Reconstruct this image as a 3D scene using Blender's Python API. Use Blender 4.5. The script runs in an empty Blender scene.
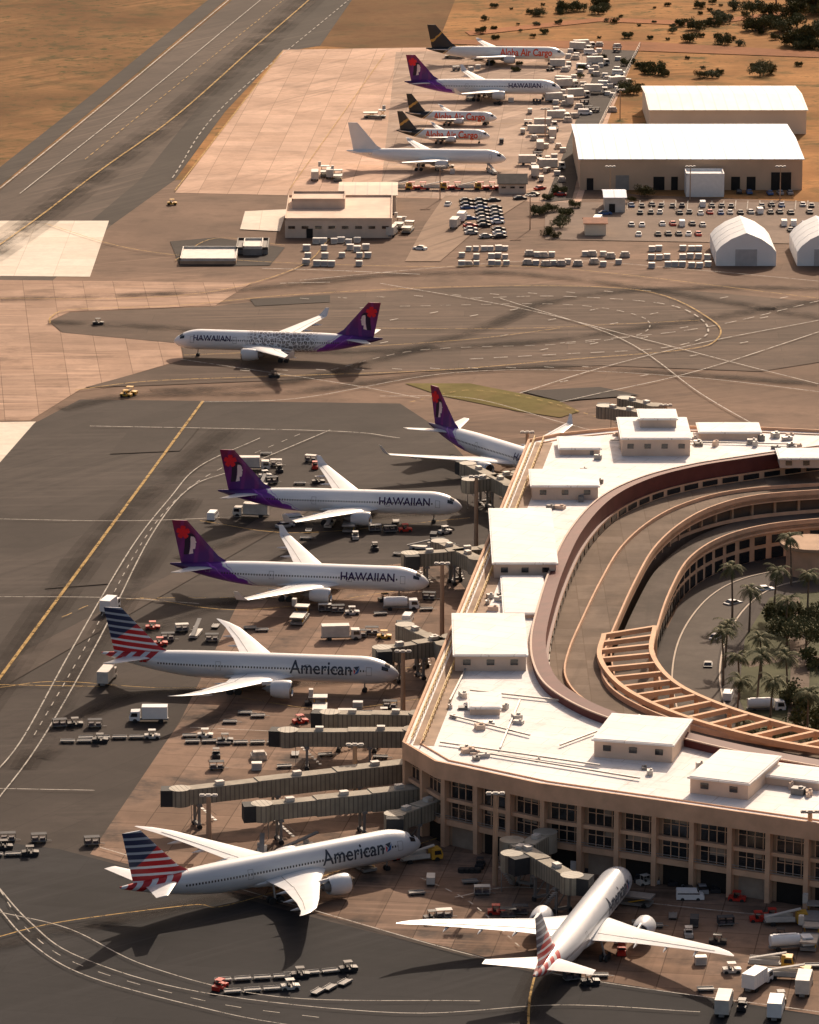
import bpy, bmesh, math, random
from mathutils import Vector, Matrix
random.seed(7)
D2R=math.radians
sc=bpy.context.scene
COL=sc.collection
# ---------------------------------------------------------------- camera calibration
CH=269.5; PITCH=D2R(14); F=4620.0
def G(x,y,z=0.0):
    """image pixel (x,y) cast from the camera onto height z, in world metres"""
    u=(x-409.5)/F; v=(512-y)/F
    Y=math.cos(PITCH)+v*math.sin(PITCH); Z=-math.sin(PITCH)+v*math.cos(PITCH)
    t=(z-CH)/Z
    return Vector((u*t,Y*t,z))
# ---------------------------------------------------------------- materials
class NT:
    def __init__(s,name):
        s.mat=bpy.data.materials.new(name); s.mat.use_nodes=True
        s.t=s.mat.node_tree; s.b=s.t.nodes['Principled BSDF']
    def N(s,ty,**k):
        n=s.t.nodes.new(ty)
        for a,b in k.items(): setattr(n,a,b)
        return n
    def set(s,sock,v):
        if isinstance(v,bpy.types.NodeSocket): s.t.links.new(v,sock)
        elif isinstance(v,(tuple,list)) and len(v)==3 and sock.type=='RGBA': sock.default_value=(*v,1)
        else: sock.default_value=v
    def m(s,op,a,b=0.0,c=0.0):
        n=s.N('ShaderNodeMath',operation=op); s.set(n.inputs[0],a); s.set(n.inputs[1],b); s.set(n.inputs[2],c)
        return n.outputs[0]
    def mix(s,f,a,b,bt='MIX'):
        n=s.N('ShaderNodeMix',data_type='RGBA',blend_type=bt); s.set(n.inputs[0],f); s.set(n.inputs[6],a); s.set(n.inputs[7],b)
        return n.outputs[2]
    def obj(s): return s.N('ShaderNodeTexCoord').outputs['Object']
    def pos(s): return s.N('ShaderNodeNewGeometry').outputs['Position']
    def sep(s,v):
        n=s.N('ShaderNodeSeparateXYZ'); s.set(n.inputs[0],v); return n.outputs
    def map(s,v,sca=(1,1,1),rz=0):
        n=s.N('ShaderNodeMapping'); s.set(n.inputs[0],v); n.inputs['Rotation'].default_value=(0,0,rz); n.inputs['Scale'].default_value=(1,1,1)
        n2=s.N('ShaderNodeMapping'); s.set(n2.inputs[0],n.outputs[0]); n2.inputs['Scale'].default_value=sca
        return n2.outputs[0]
    def noise(s,v,sc,det=4,ro=.55):
        n=s.N('ShaderNodeTexNoise'); s.set(n.inputs['Vector'],v); n.inputs['Scale'].default_value=sc; n.inputs['Detail'].default_value=det; n.inputs['Roughness'].default_value=ro
        return n.outputs['Fac']
    def rng(s,v,a,b,c=0.,d=1.):
        n=s.N('ShaderNodeMapRange'); s.set(n.inputs[0],v); n.inputs[1].default_value=a;n.inputs[2].default_value=b;n.inputs[3].default_value=c;n.inputs[4].default_value=d
        return n.outputs[0]
    def brick(s,v,w,h,c1,c2,cm,ms,off=.5):
        b=s.N('ShaderNodeTexBrick'); s.set(b.inputs['Vector'],v); b.inputs['Scale'].default_value=1; b.offset=off
        b.inputs['Brick Width'].default_value=w; b.inputs['Row Height'].default_value=h
        b.inputs['Mortar Size'].default_value=ms; b.inputs['Mortar Smooth'].default_value=.3
        for nm,c in(('Color1',c1),('Color2',c2),('Mortar',cm)): b.inputs[nm].default_value=(*c,1)
        return b.outputs['Color']
    def out(s,c,rough=.6,metal=0.,spec=.5):
        s.set(s.b.inputs['Base Color'],c); s.set(s.b.inputs['Roughness'],rough); s.set(s.b.inputs['Metallic'],metal)
        s.set(s.b.inputs['Specular IOR Level'],spec)
        return s.mat
_mc={}
def pm(name,c,rough=.6,var=.15,scale=.6,metal=0.,spec=.4):
    if name in _mc: return _mc[name]
    n=NT(name); o=n.obj(); f=n.noise(o,scale,5)
    f=n.rng(f,.3,.7)
    d=tuple(x*(1-var) for x in c); l=tuple(min(1,x*(1+var)) for x in c)
    r=n.out(n.mix(f,d,l),rough,metal,spec); _mc[name]=r
    return r
def gm(name,c,dark=None,slab=None,rot=0,streak=None,rough=.9,var=.25,patch=.02,jointc=.6,spec=.12,stain=.35,lanes=None,speck=None,slabv=.78):
    n=NT(name); p=n.pos()
    f1=n.rng(n.noise(p,patch,6,.62),.32,.68)
    lo=tuple(x*(1-var) for x in c); hi=tuple(x*(1+var) for x in c)
    col=n.mix(f1,lo,hi)
    f2=n.rng(n.noise(p,.30,6,.75),.3,.7)
    col=n.mix(n.m('MULTIPLY',f2,.38),col,tuple(x*.5 for x in c))
    f3=n.rng(n.noise(p,.06,5,.65),.50,.66)
    col=n.mix(n.m('MULTIPLY',f3,stain),col,dark or tuple(x*.45 for x in c))
    if lanes:
        for (w_,h_,r_,st) in lanes:
            g=n.brick(n.map(p,(1,1,1),-D2R(r_)),w_,h_,(1,1,1),(1-st,1-st,1-st),(1-st*1.3,)*3,.12)
            col=n.mix(1.0,col,g,'MULTIPLY')
    if streak is not None:
        for i,a in enumerate(streak):
            f4=n.rng(n.noise(n.map(p,(.008,.30,1),-D2R(a)),1.0,4,.65),.50,.70)
            msk=n.rng(n.noise(p,.012,3),.42,.6)
            col=n.mix(n.m('MULTIPLY',n.m('MULTIPLY',f4,msk),.62),col,tuple(min(1,x*(.40 if i%2==0 else 1.55)) for x in c))
    if slab:
        g=n.brick(n.map(p,(1,1,1),-D2R(rot)),slab,slab,(1,1,1),(slabv,slabv*.97,slabv*.94),(jointc,jointc*.95,jointc*.9),.11,0)
        col=n.mix(1.0,col,g,'MULTIPLY')
    if speck:
        f5=n.rng(n.noise(p,.16,5,.7),.54,.62); m5=n.rng(n.noise(p,.01,3),.38,.58)
        col=n.mix(n.m('MULTIPLY',f5,m5),col,speck)
    return n.out(col,rough,0,spec)
# ---------------------------------------------------------------- mesh builder
class MB:
    def __init__(s): s.v=[];s.f=[];s.m=[]
    def add(s,vs,fs,m=0):
        o=len(s.v); s.v+=[tuple(v) for v in vs]; s.f+=[tuple(i+o for i in f) for f in fs]; s.m+=[m]*len(fs); return s
    def box(s,c,d,m=0,rz=0,tx=1,ty=1):
        a,b,h=d[0]/2,d[1]/2,d[2]/2; vs=[]
        cr,sr=math.cos(rz),math.sin(rz)
        for z,kx,ky in((-h,1,1),(h,tx,ty)):
            for x,y in((-a,-b),(a,-b),(a,b),(-a,b)):
                x*=kx;y*=ky
                vs.append((c[0]+x*cr-y*sr,c[1]+x*sr+y*cr,c[2]+z))
        return s.add(vs,[(3,2,1,0),(4,5,6,7),(0,1,5,4),(1,2,6,5),(2,3,7,6),(3,0,4,7)],m)
    def cyl(s,p0,p1,r0,r1=None,n=10,m=0):
        p0=Vector(p0);p1=Vector(p1); r1=r0 if r1 is None else r1
        d=(p1-p0).normalized(); a=d.orthogonal().normalized(); b=d.cross(a); vs=[]
        for p,r in((p0,r0),(p1,r1)):
            for i in range(n):
                t=2*math.pi*i/n; vs.append(p+(a*math.cos(t)+b*math.sin(t))*r)
        fs=[(i,(i+1)%n,n+(i+1)%n,n+i) for i in range(n)]+[tuple(range(n))[::-1],tuple(range(n,2*n))]
        return s.add(vs,fs,m)
    def prism(s,pts,z0,z1,m=0,mt=None):
        n=len(pts); vs=[(p[0],p[1],z0) for p in pts]+[(p[0],p[1],z1) for p in pts]
        s.add(vs,[(i,(i+1)%n,n+(i+1)%n,n+i) for i in range(n)]+[tuple(range(n))[::-1]],m)
        s.add(vs[n:],[tuple(range(n))],m if mt is None else mt); return s
    def sheet(s,pts,z,m=0): return s.add([(p[0],p[1],z) for p in pts],[tuple(range(len(pts)))],m)
    def loft(s,rings,m=0,caps=True):
        n=len(rings[0]); vs=[v for r in rings for v in r]; fs=[]
        for k in range(len(rings)-1):
            for i in range(n):
                j=(i+1)%n; fs.append((k*n+i,k*n+j,(k+1)*n+j,(k+1)*n+i))
        if caps: fs+= [tuple(range(n))[::-1],tuple(range((len(rings)-1)*n,len(rings)*n))]
        return s.add(vs,fs,m)
    def ribbon(s,A,B,m=0):
        n=len(A); return s.add(list(A)+list(B),[(i,i+1,n+i+1,n+i) for i in range(n-1)],m)
    def beam(s,a,b,w,h,m=0):
        """box section from a to b (centre line at mid height)"""
        a=Vector(a);b=Vector(b); d=(b-a); d.normalize(); side=Vector((d.y,-d.x,0))
        if side.length<1e-4: side=Vector((1,0,0))
        side.normalize(); up=side.cross(d); up.normalize()
        if up.z<0: up=-up
        vs=[]
        for p in(a,b):
            for i,j in((-1,-1),(1,-1),(1,1),(-1,1)): vs.append(p+side*i*w/2+up*j*h/2)
        return s.add(vs,[(3,2,1,0),(4,5,6,7),(0,1,5,4),(1,2,6,5),(2,3,7,6),(3,0,4,7)],m)
    def band(s,pts,off,z0,z1,m=0):
        """wall following a polyline, thickness off (left side)"""
        A=[(p[0],p[1]) for p in pts]; B=offset(pts,off)
        P=lambda L,z:[(p[0],p[1],z) for p in L]
        s.ribbon(P(A,z0),P(A,z1),m); s.ribbon(P(B,z1),P(B,z0),m); s.ribbon(P(A,z1),P(B,z1),m); s.ribbon(P(B,z0),P(A,z0),m)
        for k in(0,-1): s.add([(*A[k][:2],z0),(*B[k][:2],z0),(*B[k][:2],z1),(*A[k][:2],z1)],[(0,1,2,3)],m)
        return s
def offset(pts,d):
    out=[]; n=len(pts)
    for i in range(n):
        a=Vector(pts[max(0,i-1)][:2]); b=Vector(pts[min(n-1,i+1)][:2]); p=Vector(pts[i][:2])
        if 0<i<n-1:
            t1=(p-a).normalized(); t2=(b-p).normalized(); nn=Vector((-(t1.y+t2.y),t1.x+t2.x)).normalized()
            k=max(.35,nn.dot(Vector((-t1.y,t1.x)))); out.append(p+nn*d/k)
        else:
            t=(b-a).normalized(); out.append(p+Vector((-t.y,t.x))*d)
    return out
def catmull(pts,n=6):
    pts=[Vector(p) for p in pts]; P=[pts[0]*2-pts[1]]+pts+[pts[-1]*2-pts[-2]]; out=[]
    for i in range(1,len(P)-2):
        for k in range(n):
            t=k/n; a,b,c,d=P[i-1],P[i],P[i+1],P[i+2]
            out.append(.5*((2*b)+(c-a)*t+(2*a-5*b+4*c-d)*t*t+(3*b-a-3*c+d)*t**3))
    out.append(P[-2]); return out
KIDS={}
def make(name,mb,mats,parent=None,smooth=None,loc=None,rz=0,fix=True):
    me=bpy.data.meshes.new(name); me.from_pydata(mb.v,[],mb.f)
    if not isinstance(mats,(list,tuple)): mats=[mats]
    for m in mats: me.materials.append(m)
    me.polygons.foreach_set('material_index',mb.m)
    if fix:
        bm=bmesh.new(); bm.from_mesh(me); bmesh.ops.recalc_face_normals(bm,faces=bm.faces); bm.to_mesh(me); bm.free()
    if smooth is not None:
        me.polygons.foreach_set('use_smooth',[True]*len(me.polygons)); me.set_sharp_from_angle(angle=D2R(smooth))
    me.update(); return mkobj(name,me,parent,loc,rz)
def mkobj(name,me,parent=None,loc=None,rz=0):
    o=bpy.data.objects.new(name,me); COL.objects.link(o)
    if loc is not None: o.location=loc
    o.rotation_euler=(0,0,rz)
    if parent is not None: o.parent=parent; KIDS.setdefault(parent.name,[]).append(o)
    return o
def thing(name,label,cat,group=None,loc=(0,0,0),rz=0):
    o=bpy.data.objects.new(name,None); o.empty_display_size=1; COL.objects.link(o); o.location=loc; o.rotation_euler=(0,0,rz)
    o['label']=label;o['category']=cat
    if group:o['group']=group
    return o
def tag(o,label,cat,group=None):
    o['label']=label;o['category']=cat
    if group:o['group']=group
    return o
def clone(o,parent=None):
    c=o.copy(); COL.objects.link(c)
    if parent is not None: c.parent=parent; KIDS.setdefault(parent.name,[]).append(c)
    for k in list(KIDS.get(o.name,[])): clone(k,c)
    return c
PLACED=[]
class Kind:
    def __init__(s,root): s.root=root; s.used=False
    def put(s,x,y,rot=0,z=0.,scale=1.,label=None,world=False):
        o=s.root if not s.used else clone(s.root); s.used=True
        p=Vector((x,y,z)) if world else G(x,y,z); PLACED.append((p.x,p.y))
        o.location=(p.x,p.y,z); o.rotation_euler=(0,0,D2R(rot)); o.scale=(scale,)*3
        if label:o['label']=label
        return o
def free(x,y,r=4.5):
    p=G(x,y); return all((p.x-a)**2+(p.y-b)**2>r*r for a,b in PLACED)
def struct(name,mb,mats,**k):
    o=make(name,mb,mats,**k); o['kind']='structure'; return o
# ---------------------------------------------------------------- common materials
white=pm('white paint',(.80,.79,.78),.35,.05,.8)
offwhite=pm('off white paint',(.55,.51,.46),.5,.15,.5)
dark=pm('black rubber',(.02,.02,.021),.7,.2)
glass=pm('dark glass',(.015,.018,.022),.12,.2,.5,0,.8)
steel=pm('galvanised steel',(.35,.34,.33),.45,.15,1,.5)
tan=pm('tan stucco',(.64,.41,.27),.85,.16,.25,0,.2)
tand=pm('shaded tan concrete',(.45,.30,.20),.85,.18,.2,0,.2)  # terminal wall's shade is put into this tan; masts reuse the tone
beige=pm('beige wall',(.68,.53,.42),.85,.1,.2,0,.2)
maroon=pm('maroon roof',(.125,.036,.032),.55,.2,.3,0,.25)
red=pm('red vehicle paint',(.50,.03,.02),.4,.1)
yellow=pm('yellow paint',(.60,.33,.04),.5,.1)
bluep=pm('blue paint',(.05,.12,.30),.4,.1)
silver=pm('silver paint',(.36,.36,.37),.4,.06,1,.2)
blackp=pm('black paint',(.03,.03,.035),.4,.1)
grey=pm('grey metal',(.20,.19,.18),.55,.2,.5)
# ---------------------------------------------------------------- world + sun + camera
AZ=math.atan2(9,32); EL=D2R(31)
w=bpy.data.worlds.new('World'); sc.world=w; w.use_nodes=True
nt=w.node_tree; bg=nt.nodes['Background']; sky=nt.nodes.new('ShaderNodeTexSky'); sky.sky_type='NISHITA'; sky.sun_disc=False
sky.sun_elevation=EL; sky.sun_rotation=AZ; sky.dust_density=5; sky.ozone_density=.5; sky.air_density=1.0
mxn=nt.nodes.new('ShaderNodeMix'); mxn.data_type='RGBA'; mxn.blend_type='MULTIPLY'; mxn.inputs[0].default_value=1; mxn.inputs[7].default_value=(1.0,.88,.80,1)
nt.links.new(sky.outputs[0],mxn.inputs[6]); nt.links.new(mxn.outputs[2],bg.inputs[0]); bg.inputs[1].default_value=.125
sd=Vector((math.sin(AZ)*math.cos(EL),math.cos(AZ)*math.cos(EL),math.sin(EL)))
sl=bpy.data.lights.new('sun','SUN'); sl.energy=5.0; sl.angle=D2R(.5); sl.color=(1,.82,.64)
so=bpy.data.objects.new('sun',sl); COL.objects.link(so); so.rotation_euler=(-sd).to_track_quat('-Z','Y').to_euler()
cam=bpy.data.cameras.new('camera'); co=bpy.data.objects.new('camera',cam); COL.objects.link(co)
co.location=(0,0,CH); co.rotation_euler=(math.pi/2-PITCH,0,0); cam.sensor_fit='VERTICAL'; cam.sensor_height=36; cam.lens=F/1024*36
cam.clip_start=5; cam.clip_end=40000; sc.camera=co
sc.view_settings.view_transform='Standard'; sc.view_settings.look='None'; sc.view_settings.exposure=0
# ---------------------------------------------------------------- ground sheets
ZL=[0.0]
def sheetpx(name,pts,mat,smooth=0):
    ZL[0]+=.012; mb=MB(); P=[G(*p) for p in pts]
    mb.sheet(P,ZL[0]); return struct(name,mb,mat,fix=False)
mb=MB(); mb.sheet([(-15000,-3000),(15000,-3000),(15000,25000),(-15000,25000)],0)
struct('ground',mb,gm('dry grass',(.36,.185,.075),(.13,.095,.04),var=.45,patch=.02,rough=1,stain=.85,streak=(8,20),speck=(.07,.07,.028),spec=.05),fix=False)
a_brown=gm('brown asphalt',(.215,.136,.093),var=.32,patch=.010,streak=(-14,28,-5),lanes=((70,11,-9,.16),),stain=.6)
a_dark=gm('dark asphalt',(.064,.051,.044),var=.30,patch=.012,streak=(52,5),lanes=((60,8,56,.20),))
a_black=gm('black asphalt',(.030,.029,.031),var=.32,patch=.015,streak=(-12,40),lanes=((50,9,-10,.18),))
a_run=gm('runway asphalt',(.105,.078,.062),var=.25,patch=.01,streak=(60,58),lanes=((80,7.5,60,.20),))
a_sh=gm('shoulder asphalt',(.058,.046,.038),var=.3,patch=.012,streak=(60,58),lanes=((60,6,60,.2),))
c_pink=gm('pink concrete',(.66,.44,.32),slab=10,rot=-3,var=.18,streak=(58,),jointc=.5,stain=.4,slabv=.80)
c_grey=gm('worn concrete',(.46,.33,.25),slab=9,rot=-3,var=.24,streak=(-5,60),jointc=.55,stain=.65)
c_bright=gm('bright concrete',(.84,.74,.62),slab=12,rot=0,var=.08,jointc=.75,stain=.12,slabv=.9)
c_stain=gm('stained concrete',(.50,.33,.235),slab=9,rot=6,var=.28,streak=(-6,4,-9),jointc=.5,stain=.75,patch=.03)
c_apron=gm('apron concrete',(.29,.19,.135),(.055,.046,.042),slab=7.5,rot=-9,var=.34,patch=.03,jointc=.45,stain=.85,streak=(80,-8),slabv=.72)
sheetpx('grass_field',[(-400,260),(-200,215),(0,190),(120,92),(232,0),(340,-90),(-900,-90)],gm('dry field grass',(.235,.128,.058),(.085,.07,.032),var=.45,patch=.012,rough=1,stain=.8,streak=(50,46,54),speck=(.08,.075,.03),spec=.05))
sheetpx('grass_field',[(352,0),(318,46),(430,52),(440,38),(455,0),(500,-60),(430,-60)],gm('dark dry grass',(.19,.105,.05),(.09,.065,.03),var=.4,patch=.03,rough=1,stain=.7,spec=.05))
sheetpx('apron',[(-300,225),(0,192),(175,180),(545,185),(640,195),(1150,215),(1400,1500),(-600,1500)],a_brown)
sheetpx('runway',[(-160,330),(-80,262),(0,190),(120,92),(232,0),(330,-80),(450,-80),(352,0),(318,46),(275,54),(225,105),(172,180),(112,225),(0,330)],a_run)
sheetpx('runway_shoulder',[(-160,300),(-20,183),(60,120),(120,72),(208,0),(300,-76),(322,-76),(226,0),(112,94),(0,186),(-80,262)],a_sh)
sheetpx('runway_shoulder',[(175,180),(225,112),(283,50),(320,46),(352,0),(450,-80),(425,-80),(318,0),(262,46),(200,105),(140,180),(90,222),(112,225)],a_sh)
sheetpx('cargo_apron',[(283,50),(400,48),(640,46),(612,110),(580,205),(500,200),(175,193)],c_pink)
sheetpx('cargo_stand',[(396,52),(632,48),(608,110),(574,203),(380,196)],c_grey)
sheetpx('concrete_patch',[(-90,221),(109,221),(90,277),(-120,275)],c_bright)
sheetpx('taxiway_concrete',[(-120,279),(252,283),(215,306),(70,312),(48,322),(60,332),(180,343),(183,360),(80,390),(30,421),(-120,422)],c_stain)
sheetpx('concrete_patch',[(-100,424),(36,422),(-8,472),(-100,500)],c_bright)
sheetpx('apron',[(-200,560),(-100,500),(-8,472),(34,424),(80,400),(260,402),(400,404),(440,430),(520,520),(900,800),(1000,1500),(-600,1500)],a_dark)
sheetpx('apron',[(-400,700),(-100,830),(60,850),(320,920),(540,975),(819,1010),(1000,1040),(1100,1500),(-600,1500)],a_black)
sheetpx('apron_concrete',[(240,600),(330,572),(440,560),(560,700),(1000,800),(1000,1035),(819,1016),(540,972),(300,910),(90,855),(180,722)],c_apron)
sheetpx('taxiway',[(50,322),(70,313),(215,307),(300,296),(420,290),(540,285),(700,292),(900,310),(900,350),(760,372),(600,366),(420,372),(300,380),(150,386),(85,388),(184,361),(181,344),(62,333)],gm('taxiway asphalt',(.125,.086,.064),var=.28,patch=.02,streak=(-4,6),lanes=((60,9,-2,.2),)))
sheetpx('grass_verge',[(405,384),(470,384),(560,402),(580,412),(560,418),(520,412),(440,396)],gm('verge grass',(.175,.145,.055),(.24,.15,.08),var=.3,patch=.05,rough=1,spec=.05))
sheetpx('pavement_patch',[(170,242),(215,238),(285,248),(270,266),(180,267)],a_dark)
sheetpx('car_park',[(545,203),(900,203),(900,246),(545,240)],gm('car park asphalt',(.24,.175,.135),var=.2,streak=(0,)))
sheetpx('road',[(445,196),(530,198),(470,236),(440,262),(405,262),(425,225)],gm('road asphalt',(.32,.22,.155),var=.2,streak=(60,)))
sheetpx('road',[(604,48),(640,48),(585,150),(572,200),(545,203),(565,150)],a_dark)
sheetpx('road',[(440,44),(819,58),(900,62),(900,57),(819,52),(640,42),(440,40)],gm('dirt track',(.30,.13,.06),var=.2,spec=.05))
sheetpx('road',[(470,36),(600,22),(700,26),(830,10),(830,6),(700,22),(600,18),(465,32)],gm('red dirt track',(.36,.15,.065),var=.2,spec=.05))
sheetpx('pavement_patch',[(245,212),(287,210),(280,232),(240,230)],c_bright)
sheetpx('taxiway_band',[(330,500),(0,690),(-200,800),(-200,760),(0,665),(200,560),(300,490)],gm('patched asphalt',(.090,.069,.057),var=.25,streak=(50,),lanes=((40,7,56,.2),)))
rp=gm('repair asphalt',(.055,.044,.038),var=.2)
for pts in (((250,300),(330,296),(330,303),(255,307)),((520,392),(600,388),(640,396),(560,402)),((130,430),(200,428),(180,452),(110,455)),((60,560),(130,556),(110,585),(45,590))):
    sheetpx('pavement_patch',pts,rp)
def tyremat():
    n=NT('tyre rubber film'); p=n.pos(); f=n.rng(n.noise(p,.05,5,.7),.35,.7); n.out((.035,.026,.022),.9,0,.1)
    n.set(n.b.inputs['Alpha'],n.m('MULTIPLY',f,.34)); return n.mat
tm_=tyremat()
def track(pts,w_):
    P=catmull([G(*p) for p in pts],8)
    for k in(1,.62,.3):
        ZL[0]+=.006; mb=MB(); A=offset(P,w_*k/2);B=offset(P,-w_*k/2); mb.ribbon([(p.x,p.y,ZL[0]) for p in A],[(p.x,p.y,ZL[0]) for p in B]); struct('tyre_track',mb,tm_,fix=False)
track([(340,-30),(250,52),(175,118),(100,172),(30,225),(-50,280)],16)
track([(50,323),(180,330),(300,352),(460,348),(600,335),(830,300)],9)
track([(830,386),(700,376),(560,368),(440,374),(300,392),(140,396),(60,410)],8)
track([(150,392),(300,381),(480,330),(560,300),(700,288),(830,290)],8)
track([(0,300),(220,292),(400,275),(560,278),(830,320)],9)
track([(230,430),(110,530),(0,680),(-40,735)],10); track([(190,500),(100,640),(20,770)],7)
track([(400,676),(250,690),(120,700),(40,760)],6); track([(430,585),(250,600),(120,640)],6); track([(460,512),(300,526),(180,560)],6)
track([(420,845),(280,885),(100,925),(-20,950)],7); track([(615,880),(560,945),(520,1030)],7)
# ---------------------------------------------------------------- markings
mw=MB(); my=MB()
ZW=ZL[0]+.02
def line(pts,w=.35,mbx=None,dash=None,sm=True):
    mbx=mbx or mw
    P=[G(*p) for p in pts]
    if len(P)>2 and sm: P=catmull(P,8)
    segs=[]
    if dash:
        on,off=dash; cur=[P[0]]; t=0; st=True; L=on
        for a,b in zip(P[:-1],P[1:]):
            d=(b-a).length; u=0
            while d-u>L-t:
                u+=L-t; t=0; q=a+(b-a)*(u/d)
                if st: cur.append(q); segs.append(cur); cur=[]
                else: cur=[q]
                st=not st; L=on if st else off
            t+=d-u
            if st: cur.append(b)
    else: segs=[P]
    for s in segs:
        if len(s)<2: continue
        A=offset(s,w/2);B=offset(s,-w/2)
        mbx.ribbon([(p.x,p.y,ZW) for p in A],[(p.x,p.y,ZW) for p in B])
line([(345,-35),(310,0),(250,52),(175,118),(100,172),(30,225),(-50,280)],.7,my)
line([(230,0),(120,92),(0,190)],.6); line([(262,0),(150,92),(20,195)],.4); line([(350,0),(225,106),(172,180)],.4,dash=(6,4))
line([(285,0),(180,84),(80,165)],.35,my,dash=(5,4))
line([(45,225),(130,250),(240,262),(400,268),(560,270),(819,300)],.4,my)
line([(0,300),(120,300),(220,292),(300,268),(330,240)],.4,my)
line([(90,428),(330,433),(400,440)],.4); line([(50,325),(52,318),(75,311),(180,307),(300,296),(480,288),(640,292),(712,322),(716,342),(680,352),(560,362),(440,372),(280,378),(150,383),(75,392)],.5,my)
line([(470,300),(560,298),(660,305),(700,320),(705,338),(660,350),(560,356),(450,362)],.5,dash=(4,3))
line([(400,308),(560,306),(640,318),(640,336),(560,346),(420,352),(330,372)],.35,dash=(3,3))
line([(819,322),(700,345),(600,370),(520,395)],.4); line([(830,330),(700,372),(600,395),(560,404)],.4); line([(819,386),(740,366),(640,340),(520,310),(380,285)],.4)
line([(500,300),(620,340),(700,395),(760,430)],.35); line([(830,395),(700,380),(560,372),(440,376),(300,400),(200,404)],.35)
line([(560,345),(700,330),(830,300)],.4,dash=(5,3)); line([(820,283),(700,272),(560,262),(430,270),(300,282)],.35)
line([(262,270),(330,272),(420,276)],.5); line([(280,285),(330,284)],.5); line([(350,330),(520,330),(700,322)],.3,my)
line([(184,357),(300,352),(460,342),(560,330)],.35,my)
line([(410,404),(470,392),(540,402),(600,420)],.35,dash=(2,2),mbx=my)
line([(380,398),(470,400),(560,424),(620,440)],.3)
line([(180,361),(340,385),(420,400)],.35)
for i in range(10):
    x=300+i*38; line([(x,300-i*.9),(x+9,300.8-i*.9)],.45)
    line([(x-60,372-i*.4),(x-50,372.8-i*.4)],.45)
for x,y in((430,315),(470,318),(510,312),(548,322),(590,312),(610,326),(650,316),(500,338),(540,352),(590,346),(640,340),(680,330),(560,384),(640,378),(740,345),(760,320),(780,300),(360,310),(390,322),(380,345),(720,300),(690,358)): line([(x,y),(x+8,y-1.5)],.5)
line([(203,403),(110,530),(0,680),(-40,735)],.75,my)
line([(-10,521),(130,523),(260,518)],.3); line([(-10,599),(110,600),(200,606)],.3); line([(-10,687),(100,689)],.35,my); line([(-10,791),(95,793)],.3)
line([(330,432),(240,470),(190,490),(150,540),(100,640),(40,745),(-10,812)],.3); line([(260,440),(200,468),(170,500),(130,552),(70,655),(20,745),(-20,790)],.3)
line([(300,436),(222,470),(180,498),(140,548),(86,648),(30,745)],.22,dash=(3,4))
line([(300,600),(120,602),(60,620)],.3,my,dash=(4,3)); line([(430,668),(200,690),(60,684),(0,690)],.3,my)
line([(420,590),(250,612),(140,600)],.3,my); line([(470,520),(300,535),(200,523)],.3,my)
line([(440,840),(240,905),(190,908),(60,925),(-10,942)],.35,my)
line([(-10,880),(30,925),(80,960),(200,995),(400,1016),(560,1008),(700,1015)],.26); line([(-10,900),(30,945),(90,980),(220,1015),(300,1030)],.26)
line([(0,893),(30,935),(85,970),(210,1005),(330,1022)],.2,dash=(3,4)); line([(0,915),(70,932),(150,970),(280,1000),(480,1004)],.24)
line([(540,960),(530,1000),(528,1040)],.4,my); line([(620,870),(540,965)],.3,my)
line([(100,850),(320,915),(545,975),(819,1015)],.3)
line([(455,900),(520,890),(640,905),(830,925)],.3); line([(420,880),(470,905),(520,950)],.3,dash=(2,2))
line([(190,730),(300,735),(400,740)],.25); line([(240,700),(330,712),(430,700)],.25,my)
for a,b in(((300,60),(560,64)),((330,96),(570,98)),((350,122),(540,126)),((300,165),(520,172))): line([a,b],.3,my)
line([(283,52),(175,192)],.5,my); line([(385,55),(290,190)],.35,my)
for i in range(16): line([(628+i*12,202),(627+i*12,211)],.25)
line([(175,262),(215,240),(285,247)],.4,my)
def markm(name,c):
    n=NT(name); p=n.pos(); f=n.rng(n.noise(p,.5,5,.8),.45,.65); n.out(c,.8,0,.15); n.set(n.b.inputs['Alpha'],n.rng(f,0,1,.80,.22)); return n.mat
struct('road_marking',mw,markm('white marking',(.60,.55,.48)),fix=False)
struct('road_marking',my,markm('yellow marking',(.54,.34,.11)),fix=False)
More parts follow.
